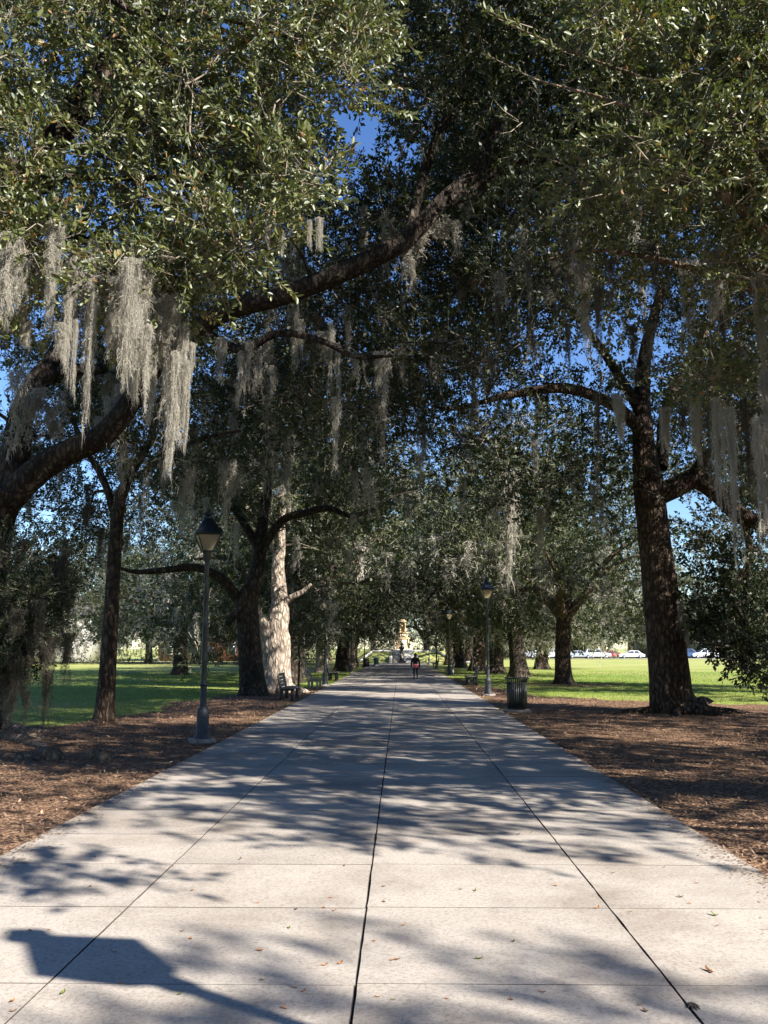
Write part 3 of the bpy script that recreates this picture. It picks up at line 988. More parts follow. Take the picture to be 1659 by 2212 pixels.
for i, (a, ln, r) in enumerate([(-.2, 1.5, .14), (.5, 1.2, .1), (-1.1, 1.3, .13), (-1.9, 1.2, .12), (3.3, 1.3, .12), (2.5, 1.1, .1)]):
    d = np.array([math.cos(a), math.sin(a), 0]); b0 = np.array([8.0, 27.5, 0])
    mb = MB(); mb.tube([b0 + d * .5 + [0, 0, .22], b0 + d * .8 + [0, 0, .08], b0 + d * (.8 + ln * .5) + [0, 0, .02], b0 + d * (.8 + ln) + [0, .1, -.06]], [r * 1.5, r * 1.1, r * .7, r * .4], n=10, sub=5, rough=.15, seed=i)
    mb.obj('root', M['bark'], T8, off8, True)

# ---- dark forked oak and pale sunlit oak behind it (left, middle distance)
T3b = (-5.8, 37.0)
tr3 = ([np.array([-5.8, 37, -.1])] + px([(545, 1480, 37, 31), (541, 1420, 37, 28), (536, 1350, 37, 28), (534, 1300, 37, 27), (552, 1250, 37, 18), (562, 1190, 37.2, 15), (572, 1090, 37.6, 12), (600, 960, 38, 8)])[0], [.6, .5, .45, .45, .44, .31, .26, .2, .13])
lim3 = [px([(530, 1315, 37, 20), (500, 1275, 36.8, 17), (470, 1245, 36.6, 15), (420, 1226, 36.3, 12), (350, 1232, 36, 10), (290, 1235, 35.8, 7), (240, 1220, 35.6, 4)]),
        px([(560, 1195, 37.2, 10), (610, 1125, 36.8, 9), (660, 1108, 36.5, 8), (710, 1098, 36.3, 7), (760, 1115, 36, 5), (810, 1100, 35.8, 3)]),
        px([(540, 1320, 37, 15), (505, 1330, 36.6, 10), (490, 1350, 36.4, 6)]),
        px([(562, 1190, 37.2, 11), (520, 1120, 37.4, 9), (470, 1040, 37.6, 7), (420, 960, 38, 5)])]
lim3[0] = (lim3[0][0], [r * .7 for r in lim3[0][1]])
protect(*tr3, 20)
T3, off3, nod3 = oak('dark forked oak standing just in front of the pale sunlit trunk', T3b, tr3, lim3, 'bark_dark', flare=(.35, .3, 5, .9), rough=.06)
g3 = np.random.default_rng(13)
cl3 = [(p, (.95, .95, .65), 25) for p in env_clusters((-4.0, 36.5, 11.6), (8.2, 5.5, 6.0), 200, g3, .3, 6.0, lambda p: not in_gap(p, 4) and not hides(p, .6) and not lane(p))]
cl3 += px_clusters([(390, 1270, 42, 30), (430, 1300, 44, 30), (400, 1370, 46, 38), (450, 1390, 46, 42), (490, 1410, 46, 30), (420, 1420, 46, 30), (470, 1340, 46, 30), (500, 1360, 46, 28)], 26)
finish(T3, off3, nod3, cl3, SPR_MID, M['leaf'], 51, 1.75)

T4b = (-5.35, 40.2)
tr4 = ([np.array([-5.35, 40.2, -.1])] + px([(597, 1478, 40.2, 27), (596, 1430, 40.2, 24), (595, 1375, 40.2, 23), (603, 1330, 40.2, 19), (606, 1300, 40.2, 14), (600, 1240, 40.3, 11.5), (604, 1180, 40.5, 10), (612, 1090, 40.8, 7)])[0], [.8, .68, .6, .57, .47, .34, .27, .22, .14])
lim4 = [px([(590, 1385, 40.1, 15), (575, 1360, 40, 12), (560, 1338, 39.9, 10), (552, 1312, 39.8, 8), (548, 1290, 39.8, 6)]),
        px([(608, 1310, 40.2, 9), (625, 1293, 40, 7), (650, 1280, 39.8, 5), (672, 1262, 39.6, 3)]),
        px([(603, 1200, 40.4, 7), (560, 1130, 40.6, 6), (520, 1080, 41, 4)])]
lim4[0] = (lim4[0][0], [r * 1.35 for r in lim4[0][1]])
protect(*tr4, 20); protect(*lim4[1], 5)
T4, off4, nod4 = oak('pale gnarled oak trunk in bright sun with a burl and knobbly roots', T4b, tr4, lim4, 'bark_sun_pale', flare=(.8, .4, 6, .2), rough=.17, sides=44)
for i, (a, ln, r) in enumerate([(-.5, 1.1, .2), (-1.2, .8, .22), (-2.0, .7, .2), (.2, .9, .16), (-2.9, .7, .16)]):
    d = np.array([math.cos(a), math.sin(a), 0]); b0 = np.array([-5.35, 40.2, 0])
    mb = MB(); mb.tube([b0 + d * .3 + [0, 0, .35], b0 + d * .6 + [0, 0, .22], b0 + d * (.6 + ln * .5) + [0, 0, .1], b0 + d * (.6 + ln) + [0, 0, -.06]], [r * 1.2, r * 1.1, r * .8, r * .4], n=10, sub=5, rough=.25, seed=i + 9)
    mb.obj('root', M['bark_sun_pale'], T4, off4, True)
g4 = np.random.default_rng(14)
cl4 = [(p, (1.0, 1.0, .7), 20) for p in env_clusters((-5.0, 42, 10.4), (6.0, 5.0, 4.6), 90, g4, .3, 6.2, lambda p: not hides(p, .6) and not lane(p))]
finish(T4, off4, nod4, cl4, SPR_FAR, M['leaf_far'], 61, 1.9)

# ---- near left oak, trunk outside the frame: its sprays and moss hang in front
T0b = (-8.6, 5.0)
tr0 = ([np.array([-8.6, 5, -.1]), np.array([-8.5, 5.1, 1.5]), np.array([-8.2, 5.4, 3.2]), np.array([-7.6, 6.0, 5.0])], [.6, .5, .46, .42])
lim0 = [([np.array([-7.7, 5.9, 4.7]), np.array([-6.0, 7.4, 6.3])] + px([(20, 400, 9.2, 0), (120, 290, 9.3, 0), (195, 195, 9.4, 0), (245, 110, 9.5, 0), (320, 15, 9.6, 0), (430, -90, 9.8, 0), (560, -200, 10, 0)])[0], [.33, .28, .2, .17, .16, .15, .145, .11, .07]),
        ([np.array([-7.6, 6.0, 5.0]), np.array([-5.6, 7.0, 6.3])] + px([(0, 345, 8.4, 0), (70, 358, 8.4, 0), (150, 382, 8.4, 0), (300, 385, 8.4, 0), (435, 375, 8.4, 0), (575, 370, 8.4, 0), (690, 400, 8.5, 0)])[0], [.12, .08, .036, .034, .03, .027, .022, .016, .008]),
        ([np.array([-7.7, 5.8, 4.6]), np.array([-5.5, 7.4, 5.7])] + px([(-60, 520, 8.8, 0), (60, 500, 8.8, 0), (200, 520, 8.7, 0), (330, 560, 8.7, 0), (400, 620, 8.7, 0)])[0], [.13, .09, .05, .04, .03, .02, .01]),
        ([np.array([-7.6, 6.0, 5.0]), np.array([-5.4, 7.6, 9.0]), np.array([-1, 9.3, 11.6]), np.array([3.2, 10, 12.4]), np.array([5.5, 10.4, 12.6])], [.3, .24, .17, .1, .05]),  # limb added to carry the unseen overhead foliage
        ([np.array([-6.0, 7.4, 6.3]), np.array([-5.0, 7.6, 8.0])] + px([(100, -80, 8.6, 0), (300, 30, 8.5, 0), (480, 40, 8.6, 0), (620, 80, 8.6, 0), (720, 110, 8.7, 0)])[0], [.12, .08, .05, .035, .028, .018, .009])]
T0, off0, nod0 = oak('sunlit oak spray and grey moss hanging in close at the upper left', T0b, tr0, lim0, 'bark_dark', rough=.04, sides=20)
protect([np.array(q) for q in lim0[0][0][3:7]], lim0[0][1][3:7], 26)
g0 = np.random.default_rng(10)
spec0 = []
def inside_left(x, y):
    lim = np.interp(y, [-100, 60, 180, 230, 290, 350, 400, 470, 520, 600, 660, 720], [900, 860, 810, 700, 650, 690, 745, 740, 640, 560, 430, 300])
    return x < lim - 35
tries = 0
while len(spec0) < 150 and tries < 4000:
    tries += 1
    x = g0.uniform(-120, 840); y = g0.uniform(-120, 690); Y = g0.uniform(7.7, 9.6)
    if not inside_left(x, y): continue
    p = at(x, y, Y)
    if in_gap(p, 20) or hides(p, .12): continue
    spec0.append((x, y, Y, g0.uniform(38, 95)))
cl0 = px_clusters(spec0, 22, .32)
cl0o = [(p, (.9, .9, .7), 16) for p in env_clusters((-8.6, 6.5, 9.0), (5.5, 5.5, 3.6), 60, g0, .3, 5.5, lambda p: proj(p)[0][0] < -150 or p[1] < 1.0)]
finish(T0, off0, nod0, cl0, SPR_NEAR, M['leaf_sunlit'], 71, .98, 'twig', r0=.03, sides=4)


ov = [(p, (1.0, 1.0, .6), 18) for p in env_clusters((1.0, 12, 13.6), (7.0, 5.2, 2.4), 130, g0, .0, 9, lambda p: proj(p)[0][1] < -190 and p[1] > 7.5)]  # unseen foliage added above the frame to shade the big left oak
ov += cl0o
mbu = MB(); branch_net(mbu, nod0, [c[0] for c in ov], g0, r0=.06, n=4)
tag(mbu.obj('branches', M['bark_dark'], T0, off0, True), kind='stuff')
tag(link('crown', crown_mesh('crown', ov, SPR_FAR, M['leaf'], off0, 73, 1.9), T0), kind='stuff')


def leafy_twig(tree, off, pts, Y, seed, r=.006):
    g = np.random.default_rng(seed)
    P = [at(x, y, Y + g.normal(0, .05)) for x, y in pts]
    mb = MB(); mb.tube(P, list(np.linspace(r, .0022, len(P))), n=5, sub=4)
    V0, f0, m0 = mb.data()
    Q, _ = catmull(P, [1] * len(P), 9)
    Q = Q[4:]
    T = np.gradient(Q, axis=0); T /= np.linalg.norm(T, axis=1)[:, None]
    Vs = [V0]; Fq = [x for x in f0 if x.shape[1] == 4]; F3 = [x for x in f0 if x.shape[1] == 3]
    nv = len(V0); lf = []
    for i, (q, t) in enumerate(zip(Q, T)):
        for s in range(2 if i < len(Q) - 2 else 4):
            az = i * 2.4 + s * 3.1 + g.normal(0, .3)
            a = np.cross(t, [0.1, .3, 1]); a /= np.linalg.norm(a); b = np.cross(t, a)
            d = t * .75 + (a * math.cos(az) + b * math.sin(az)) * .8; d /= np.linalg.norm(d)
            side = np.cross(d, g.normal(0, 1, 3)); side /= np.linalg.norm(side); nr = np.cross(side, d)
            l = g.uniform(.055, .09); w = l * .2; fo = nr * w * .35
            Vs.append(np.array([q, q + d * l * .33 + side * w + fo, q + d * l * .72 + side * w * .8 + fo, q + d * l, q + d * l * .72 - side * w * .8 + fo, q + d * l * .33 - side * w + fo]))
            lf += [[nv, nv + 1, nv + 2, nv + 3], [nv, nv + 3, nv + 4, nv + 5]]; nv += 6
    nb = sum(len(x) for x in Fq)
    faces = [np.vstack(Fq + [np.array(lf)])] + F3
    mi = [1] * nb + [0] * len(lf) + [1] * sum(len(x) for x in F3)
    rr = g.uniform(.3, 1, len(mi))
    me = mesh_np('leafy_twig', np.concatenate(Vs) - off, faces, [M['leaf_sunlit'], M['twig']], mi, False, rr)
    return link('leafy_twig', me, tree)


for k, pts in enumerate([[(600, 130), (680, 170), (740, 200), (800, 215)], [(640, 200), (690, 230), (735, 285)], [(560, 260), (640, 300), (700, 345)], [(660, 90), (740, 110), (800, 165)], [(600, 400), (680, 420), (745, 440)], [(540, 430), (620, 470), (650, 520)], [(380, 600), (410, 650), (425, 700)], [(300, 640), (340, 700), (350, 760)], [(520, 560), (575, 590), (640, 640)], [(700, 20), (780, 60), (850, 45)], [(180, 600), (210, 680), (200, 740)], [(100, 620), (120, 690), (90, 760)], [(620, 330), (700, 370), (745, 395)], [(450, 520), (500, 560), (530, 620)]]):
    leafy_twig(T0, off0, pts, 8.0 + (k % 4) * .22, 900 + k)

for (x, y0, y1, w) in [(25, 505, 715, 62), (5, 560, 690, 60), (50, 560, 660, 40), (-10, 520, 740, 60), (110, 590, 730, 36), (150, 640, 830, 26), (135, 700, 790, 40), (165, 690, 870, 16), (200, 620, 950, 34), (195, 560, 800, 40), (205, 520, 620, 26), (255, 600, 790, 60), (240, 640, 760, 55), (285, 560, 830, 55), (300, 640, 890, 46), (318, 700, 900, 42), (330, 690, 930, 40), (275, 700, 860, 30), (345, 640, 800, 60), (375, 660, 1050, 46), (380, 760, 1010, 40), (395, 700, 960, 38), (405, 780, 985, 22), (360, 640, 780, 70), (415, 740, 820, 20), (230, 560, 700, 45), (310, 580, 750, 60), (60, 690, 760, 30), (690, 470, 550, 20), (670, 475, 545, 15), (610, 500, 560, 18), (580, 470, 545, 22), (120, 480, 640, 50), (340, 540, 700, 50), (170, 540, 700, 45)]:
    Y = g0.uniform(7.5, 8.4)
    p = at(x, y0, Y)
    hang(T0, off0, p, (y1 - y0) * Y / FOC * 1.02, w * Y / FOC * .68, 'near', g0)
    if x < 430:
        p = at(x + g0.normal(0, 22), y0 + g0.normal(0, 25), Y + g0.uniform(.2, .7))
        hang(T0, off0, p, (y1 - y0) * Y / FOC * g0.uniform(.45, .85), w * Y / FOC * .8, 'near', g0)

# ---- near right oak, trunk outside the frame
TRb = (9.4, 9.0)
trR = ([np.array([9.4, 9, -.1]), np.array([9.3, 9.0, 1.5]), np.array([9.1, 9.1, 3.2]), np.array([8.6, 9.3, 5.0])], [.6, .5, .46, .42])
def npx(pts): return [at(x, y, Y) for x, y, Y in pts]
limR = [([np.array([8.7, 9.2, 4.8]), np.array([6.5, 9.3, 6.2])] + npx([(1760, 560, 9.6), (1659, 505, 9.5), (1624, 470, 9.4), (1569, 425, 9.3), (1549, 370, 9.2), (1524, 320, 9.1), (1479, 280, 9), (1414, 250, 8.9), (1329, 220, 8.8), (1244, 195, 8.7), (1154, 170, 8.6), (1044, 115, 8.5)]), [.2, .13, .07, .06, .055, .05, .045, .038, .03, .022, .017, .013, .009, .005]),
        ([np.array([8.6, 9.3, 5]), np.array([6.0, 9.2, 7.2])] + npx([(1700, 170, 9.3), (1560, 172, 9.1), (1449, 182, 9), (1340, 150, 8.8), (1244, 115, 8.7), (1139, 70, 8.6), (1044, 25, 8.5)]), [.15, .1, .04, .026, .018, .014, .011, .008, .004]),
        ([np.array([8.6, 9.3, 5]), np.array([6.6, 10, 5.6])] + npx([(1700, 640, 11), (1560, 600, 11), (1420, 560, 11), (1280, 540, 11), (1180, 560, 11)]), [.16, .11, .06, .045, .035, .02, .01]),
        ([np.array([6.5, 9.3, 6.2])] + npx([(1800, 100, 9), (1640, -60, 9), (1480, -120, 9)]), [.12, .08, .05, .03]),
        ([np.array([8.6, 9.3, 5.0]), np.array([10.5, 9, 7]), np.array([12.5, 8, 8.5]), np.array([14.5, 7.5, 9])], [.28, .22, .15, .08]),
        ([np.array([8.6, 9.3, 5.0]), np.array([8.8, 6.5, 7.5]), np.array([8.5, 4, 9.5])], [.25, .18, .1])]
TR, offR, nodR = oak('sunlit oak sprays with pale twigs hanging in close at the upper right', TRb, trR, limR, 'bark_tan', rough=.04, sides=20)
gR = np.random.default_rng(19)
specR = []; tries = 0
while len(specR) < 125 and tries < 4000:
    tries += 1
    x = gR.uniform(1040, 1800); y = gR.uniform(-120, 880); Y = gR.uniform(8.2, 10.8) if y < 420 else gR.uniform(9.6, 12.4)
    lim = np.interp(y, [-100, 0, 100, 200, 300, 400, 500, 700, 800, 900], [1180, 1200, 1230, 1260, 1270, 1180, 1120, 1130, 1290, 1400])
    if x < lim + 40: continue
    p = at(x, y, Y)
    if hides(p, .3) and y > 600: continue
    if y > 430 and gR.uniform() < .5: continue
    specR.append((x, y, Y, gR.uniform(36, 88)))
clR = px_clusters(specR, 22, .35)
cr_env = env_clusters((11.0, 8.3, 9.4), (7.2, 6.6, 4.6), 200, gR, .2, 5.0, lambda p: (proj(p)[0][0] > 1850 or p[1] < 1) and not (p[0] > 4 and abs(p[1] - (9 - .738 * (p[0] - 3.5))) < 2.2 and abs(p[2] - (8 + .84 * (p[0] - 3.5))) < 2.6))
clR_out = [(p, (.9, .9, .6), 24) for p in cr_env]
finish(TR, offR, nodR, clR, SPR_NEAR, M['leaf_sunlit'], 81, 1.05, 'twig', r0=.03, sides=4)
clR_out += [(p, (1.0, 1.0, .7), 16) for p in env_clusters((8, 13, 16.6), (8, 5, 2.6), 80, gR, .0, 13, lambda p: proj(p)[0][1] < -150)]  # unseen high foliage added to shade the canopy over the path
clR_out += [(np.array(p), (.4, .4, .3), 9) for p in ((4.0, 2.7, 6.1), (4.6, 2.3, 6.6), (5.2, 2.0, 6.5), (4.9, 3.2, 6.9), (5.6, 1.4, 6.9))]
mbx = MB(); branch_net(mbx, nodR, [c for c, r, n in clR_out], gR, r0=.09)
tag(mbx.obj('branches', M['bark'], TR, offR, True), kind='stuff')
tag(link('crown', crown_mesh('crown', clR_out, SPR_FAR, M['leaf'], offR, 83, 1.8), TR), kind='stuff')
for k, pts in enumerate([[(1150, 60), (1090, 40), (1040, 15)], [(1240, 120), (1180, 95), (1120, 60)], [(1250, 200), (1160, 170), (1050, 118)], [(1330, 90), (1290, 50), (1270, -10)], [(1400, 300), (1330, 290), (1250, 300)], [(1500, 160), (1430, 100), (1400, 40)], [(1330, 220), (1270, 240), (1220, 280)], [(1560, 300), (1480, 210), (1440, 140)], [(1640, 120), (1570, 90), (1520, 40)], [(1300, 420), (1230, 440), (1180, 480)]]):
    leafy_twig(TR, offR, pts, 8.5 + (k % 3) * .15, 950 + k, .007)
for (x, y0, y1, w, k) in [(1253, 190, 300, 30, 'near'), (1258, 350, 410, 22, 'near'), (1260, 560, 800, 60, 'near'), (1290, 620, 815, 45, 'nearb'), (1065, 770, 940, 34, 'nearb'), (1075, 640, 800, 26, 'nearb'), (1225, 500, 700, 40, 'nearb'), (1320, 560, 690, 40, 'nearb'), (1410, 520, 700, 55, 'nearb'), (1480, 560, 760, 50, 'near'), (1440, 600, 800, 44, 'nearb'), (1540, 540, 720, 60, 'near'), (1600, 520, 800, 60, 'nearb'), (1640, 600, 900, 60, 'near'), (1560, 640, 880, 44, 'nearb'), (1340, 860, 960, 36, 'near'), (1330, 850, 930, 30, 'near'), (1365, 700, 860, 44, 'nearb'), (1400, 700, 820, 44, 'nearb'), (1500, 820, 1000, 40, 'near'), (1545, 860, 1150, 46, 'near'), (1575, 880, 1220, 46, 'near'), (1610, 860, 1180, 56, 'nearb'), (1640, 900, 1220, 60, 'near'), (1530, 880, 1080, 30, 'nearb'), (1655, 800, 1140, 50, 'near'), (1290, 850, 1010, 26, 'nearb'), (1200, 560, 680, 40, 'nearb'), (1140, 560, 720, 30, 'nearb'), (1435, 880, 980, 36, 'near'), (1475, 880, 960, 36, 'nearb'), (1225, 700, 830, 30, 'nearb')]:
    Y = gR.uniform(9.8, 12.2)
    hang(TR, offR, at(x, y0, Y), (y1 - y0) * Y / FOC * gR.uniform(.8, 1.1), w * Y / FOC * .6, k, gR)  # pale moss stands in for sun on some of these beards
for (x, y0, y1, w) in [(875, 505, 650, 34), (985, 480, 560, 22), (960, 470, 540, 40), (930, 460, 530, 40), (905, 470, 560, 40), (890, 560, 650, 16), (640, 640, 800, 16), (715, 700, 870, 14), (525, 760, 910, 24), (590, 790, 870, 16), (650, 690, 790, 14), (830, 760, 930, 26), (815, 760, 860, 24), (560, 770, 880, 22), (540, 740, 860, 30), (480, 730, 830, 24), (90, 840, 960, 60), (40, 800, 1000, 40), (60, 860, 980, 44), (110, 880, 970, 40), (240, 860, 980, 30), (260, 830, 960, 24), (210, 900, 980, 20), (700, 720, 790, 30), (770, 760, 850, 24), (730, 740, 900, 12)]:
    Y = 17.9 if x > 400 else 19
    hang(T1, off1, at(x, y0, Y), (y1 - y0) * Y / FOC, w * Y / FOC, 'mid', g1)


def random_moss(tree, off, clusters, n, g, lo=.5, hi=1.6, w=(.16, .34), zmax=12):
    ix = [i for i, c in enumerate(clusters) if 4.6 < c[0][2] < zmax]
    for k in range(n):
        c, r, _ = clusters[ix[int(g.integers(0, len(ix)))]]
        p = np.asarray(c) + g.normal(0, .4, 3) * np.array([1, 1, .3])
        if in_gap(p): continue
        hang(tree, off, p, g.uniform(lo, hi), g.uniform(*w), 'mid', g)


random_moss(T1, off1, cl1, 80, g1)
random_moss(T2, off2, cl2, 80, g2, .8, 2.0)
random_moss(T8, off8, cl8, 90, g8, .6, 2.0)
random_moss(T3, off3, cl3, 70, g3, .6, 2.0, (.2, .4))
random_moss(T4, off4, cl4, 40, g4, .6, 2.0, (.2, .4))
for (x, y0, y1, w, Y) in [(1095, 1010, 1260, 26, 34), (1110, 1040, 1230, 20, 34), (1300, 1080, 1190, 20, 27), (1290, 1000, 1090, 18, 27), (1480, 1330, 1410, 14, 27), (1500, 1280, 1380, 22, 27), (1470, 1300, 1380, 18, 27), (595, 930, 1060, 12, 30), (660, 900, 1050, 12, 30)]:
    hang(T8 if x > 900 else T3, off8 if x > 900 else off3, at(x, y0, Y), (y1 - y0) * Y / FOC, w * Y / FOC, 'mid', g8)


# ---- trees of the two rows farther on: four kinds, each placed again and again
def make_row_oak(seed, h_fork, trunk_r, spread, top, bark, ncl, leafmat, lean=(0, 0), templates=SPR_FAR, scale=1.75, nmoss=80, spr=24):
    g = np.random.default_rng(seed)
    parts = {}
    f = np.array([lean[0] * h_fork, lean[1] * h_fork, h_fork])
    P = [np.array([0, 0, -.1]), np.array([0, 0, .5]), f * .5 + [g.normal(0, .06), 0, 0], f, f + [lean[0] * 1.5 + .2, 0, 1.6]]
    R = [trunk_r * 1.15, trunk_r, trunk_r * .9, trunk_r * .85, trunk_r * .5]
    mb = MB(); mb.tube(P, R, n=22, sub=9, rough=.06, seed=seed, flare=(.5, .3, 5, seed))
    parts['trunk'] = [mb.mesh('trunk', M[bark], smooth=True)]
    nodes = nodes_of(P, R)[8:]
    parts['limb'] = []
    k = 5
    for i in range(k):
        a = i * 6.283 / k + g.uniform(-.4, .4)
        d = np.array([math.cos(a), math.sin(a), 0])
        s = spread * g.uniform(.6, .9)
        z0 = f[2] + g.uniform(-.3, .6)
        LP = [np.array([f[0], f[1], z0 - .2]), f + d * s * .25 + [0, 0, g.uniform(.7, 1.3)], f + d * s * .55 + [0, 0, g.uniform(1.2, 3.2)] + g.normal(0, .3, 3), f + d * s + [0, 0, g.uniform(1.5, 5.0)] + g.normal(0, .4, 3)]
        LR = [trunk_r * .55, trunk_r * .42, trunk_r * .3, trunk_r * .12]
        mb = MB(); mb.tube(LP, LR, n=10, sub=6, rough=.06, seed=seed + i)
        parts['limb'].append(mb.mesh('limb', M[bark], smooth=True))
        nodes += nodes_of(LP, LR)
    c = np.array([0, 0, (h_fork + 1.0 + top) / 2])
    rad = np.array([spread, spread, (top - h_fork - 1.0) / 2 + .6])
    pts = env_clusters(c, rad, ncl, g, .3, h_fork - .3, lambda p: p[0] > -2.5 or p[2] > 5.0 - (p[0] + 2.5) * .1)
    # skirts that droop at the rim
    for i in range(int(ncl * .3)):
        a = g.uniform(-1.9, 1.9); s = spread * g.uniform(.6, 1.0)
        pts.append(np.array([math.cos(a) * s, math.sin(a) * s, g.uniform(h_fork - .6, h_fork + 2.0)]))
    cl = [(p, (1.15, 1.15, .8), spr) for p in pts]
    mb = MB(); branch_net(mb, nodes, pts, g, r0=.1, n=4)
    parts['branches'] = [mb.mesh('branches', M['bark_dark'], smooth=True)]
    parts['crown'] = [crown_mesh('crown', cl, templates, leafmat, (0, 0, 0), seed + 5, scale)]
    low = [p for p in pts if p[2] < h_fork + 4.5 and (p[0] > -2 or p[2] > 6)]
    mp = [np.asarray(low[int(g.integers(0, len(low)))]) + g.normal(0, .5, 3) * [1, 1, .3] for _ in range(nmoss)]
    parts['spanish_moss'] = [moss_joined('spanish_moss', mp, g.uniform(.7, 1.9, nmoss), g.uniform(.3, .7, nmoss), (0, 0, 0), seed + 6)]
    return parts


ROW = [make_row_oak(1001, 3.3, .5, 6.5, 13.5, 'bark', 120, M['leaf_far'], (.02, 0)),
       make_row_oak(1002, 3.0, .48, 6.2, 12.5, 'bark_dark', 120, M['leaf'], (-.06, .02)),
       make_row_oak(1003, 3.6, .45, 6.8, 14.0, 'bark_tan', 120, M['leaf_far'], (.05, 0)),
       make_row_oak(1004, 2.8, .55, 6.6, 12.5, 'bark', 120, M['leaf_far'], (.10, -.04))]


def place_row(kind, x, y, rz, s, label, group='live oaks along the path', cat='tree', trunk_mat=None):
    if abs(x) < 16.5 and 40 < y < 150: rz = (0.0 if x > 0 else math.pi) + math.sin(rz * 7) * .45
    t = empty('live_oak', (x, y, 0), rz)
    t.scale = (s, s, s)
    tag(t, label, cat, group)
    for nm, meshes in ROW[kind].items():
        for me in meshes:
            o = link(nm, me, t)
            if nm in ('branches', 'crown', 'spanish_moss'): o['kind'] = 'stuff'
            if trunk_mat and nm == 'trunk':
                o.material_slots[0].link = 'OBJECT'; o.material_slots[0].material = M[trunk_mat]
    return t


place_row(1, 7.55, 60.6, 0.5, 1.18, 'dark forked oak beyond the slatted litter bin on the right')
place_row(2, 8.4, 49.0, 2.0, .98, 'grey oak with moss on its trunk, first behind the big right oak', trunk_mat='bark')
place_row(0, 6.93, 69.4, 1.0, 1.18, 'reddish brown oak trunk just right of the second right lamp')
place_row(3, 6.2, 76.3, 3.0, 1.18, 'broad shaded oak trunk directly left of the reddish brown one')
place_row(1, 5.6, 90, 4.0, 1.18, 'dark leaning oak behind the second right lamp post')
place_row(2, 5.4, 104, 5.0, 1.15, 'slender oak at the far end of the right row')
place_row(0, 8.5, 118, 2.6, 1.18, 'farthest oak of the right row beside the terrace')
place_row(3, 12.5, 84, 1.6, 1.1, 'oak standing back from the right row on the sunny lawn')
place_row(1, -5.9, 50.5, 2.2, 1.18, 'dark oak trunk half hidden behind the pale sunlit trunk')
place_row(2, -6.6, 60.5, 0.9, 1.15, 'grey oak trunk right behind the thin young tree', trunk_mat='bark_sun_pale')
place_row(2, -6.1, 73.0, 3.9, 1.18, 'tan sunlit oak trunk to the right of the thin young tree', trunk_mat='bark_sun_pale')
place_row(1, -4.9, 78, 1.7, 1.18, 'nearly black oak trunk behind the second left lamp')
place_row(0, -4.9, 88, 2.9, 1.18, 'brown oak with a lit lower trunk in the far left row', trunk_mat='bark_tan')
place_row(3, -5.2, 98, 4.4, 1.18, 'oak with a low fork in the far left row', trunk_mat='bark_tan')
place_row(1, -5.6, 109, 5.4, 1.15, 'last shaded oak of the left row near the dark bin')
place_row(2, -7.6, 128, 0.2, 1.18, 'distant white looking oak trunk left of the terrace', trunk_mat='bark_sun_pale')
place_row(0, -15.5, 66, 2.0, 1.0, 'lawn oak with low branches left of the pale trunk')
place_row(3, -11, 140, 2.0, 1.2, 'tall oak behind the terrace on the left')
place_row(0, 12, 142, 2.0, 1.2, 'tall oak behind the terrace on the right')
place_row(2, -4.5, 156, 3.0, 1.25, 'oak closing the view behind the monument on the left')
place_row(1, 4.5, 160, 1.0, 1.25, 'oak closing the view behind the monument on the right')
gb = np.random.default_rng(77)
ORD = ['first', 'second', 'third', 'fourth', 'fifth', 'sixth', 'seventh', 'eighth', 'ninth', 'tenth', 'eleventh']
# lines of trees round the park
for i, x in enumerate(np.linspace(-95, -16, 11)):
    place_row(int(gb.integers(0, 4)), x + gb.normal(0, 1.5), 112 + gb.normal(0, 3), gb.uniform(0, 6), gb.uniform(.9, 1.25), f'{ORD[i]} tree from the left along the far edge of the left lawn', 'trees lining the far lawns')
for i, x in enumerate(np.linspace(-70, -20, 5)):
    place_row(int(gb.integers(0, 4)), x + gb.normal(0, 2), 140 + gb.normal(0, 4), gb.uniform(0, 6), gb.uniform(1.2, 1.5), f'{ORD[i]} tall tree from the left behind the far left hedge', 'trees lining the far lawns')
for i, x in enumerate(np.linspace(18, 105, 11)):
    place_row(int(gb.integers(0, 4)), x + gb.normal(0, 2), 178 + gb.normal(0, 3), gb.uniform(0, 6), gb.uniform(1.2, 1.6), f'{ORD[i]} street tree from the avenue behind the parked cars', 'trees lining the far lawns')
# oaks behind the viewer and to the right, whose shade falls into the picture; the path-side ones are added to cut skylight
place_row(1, 15.2, -8.6, 1.0, .95, 'oak behind the viewer whose shadow falls on the near slabs')
place_row(3, -6.5, -6.0, 3.1, 1.0, 'unseen oak added behind the viewer on the left to cut skylight')
place_row(0, 8.5, -27, 3.1, 1.1, 'unseen oak added far behind the viewer on the right to cut skylight')
place_row(2, -7.5, -19, 3.1, 1.1, 'unseen oak added far behind the viewer on the left to cut skylight')
place_row(0, 19.5, 15.5, 2.5, .85, 'oak outside the right frame edge shading the right mulch bed')

place_row(1, 17.8, 38.5, 0.0, 1.15, 'oak beyond the right frame edge whose crown shows behind the big trunk')
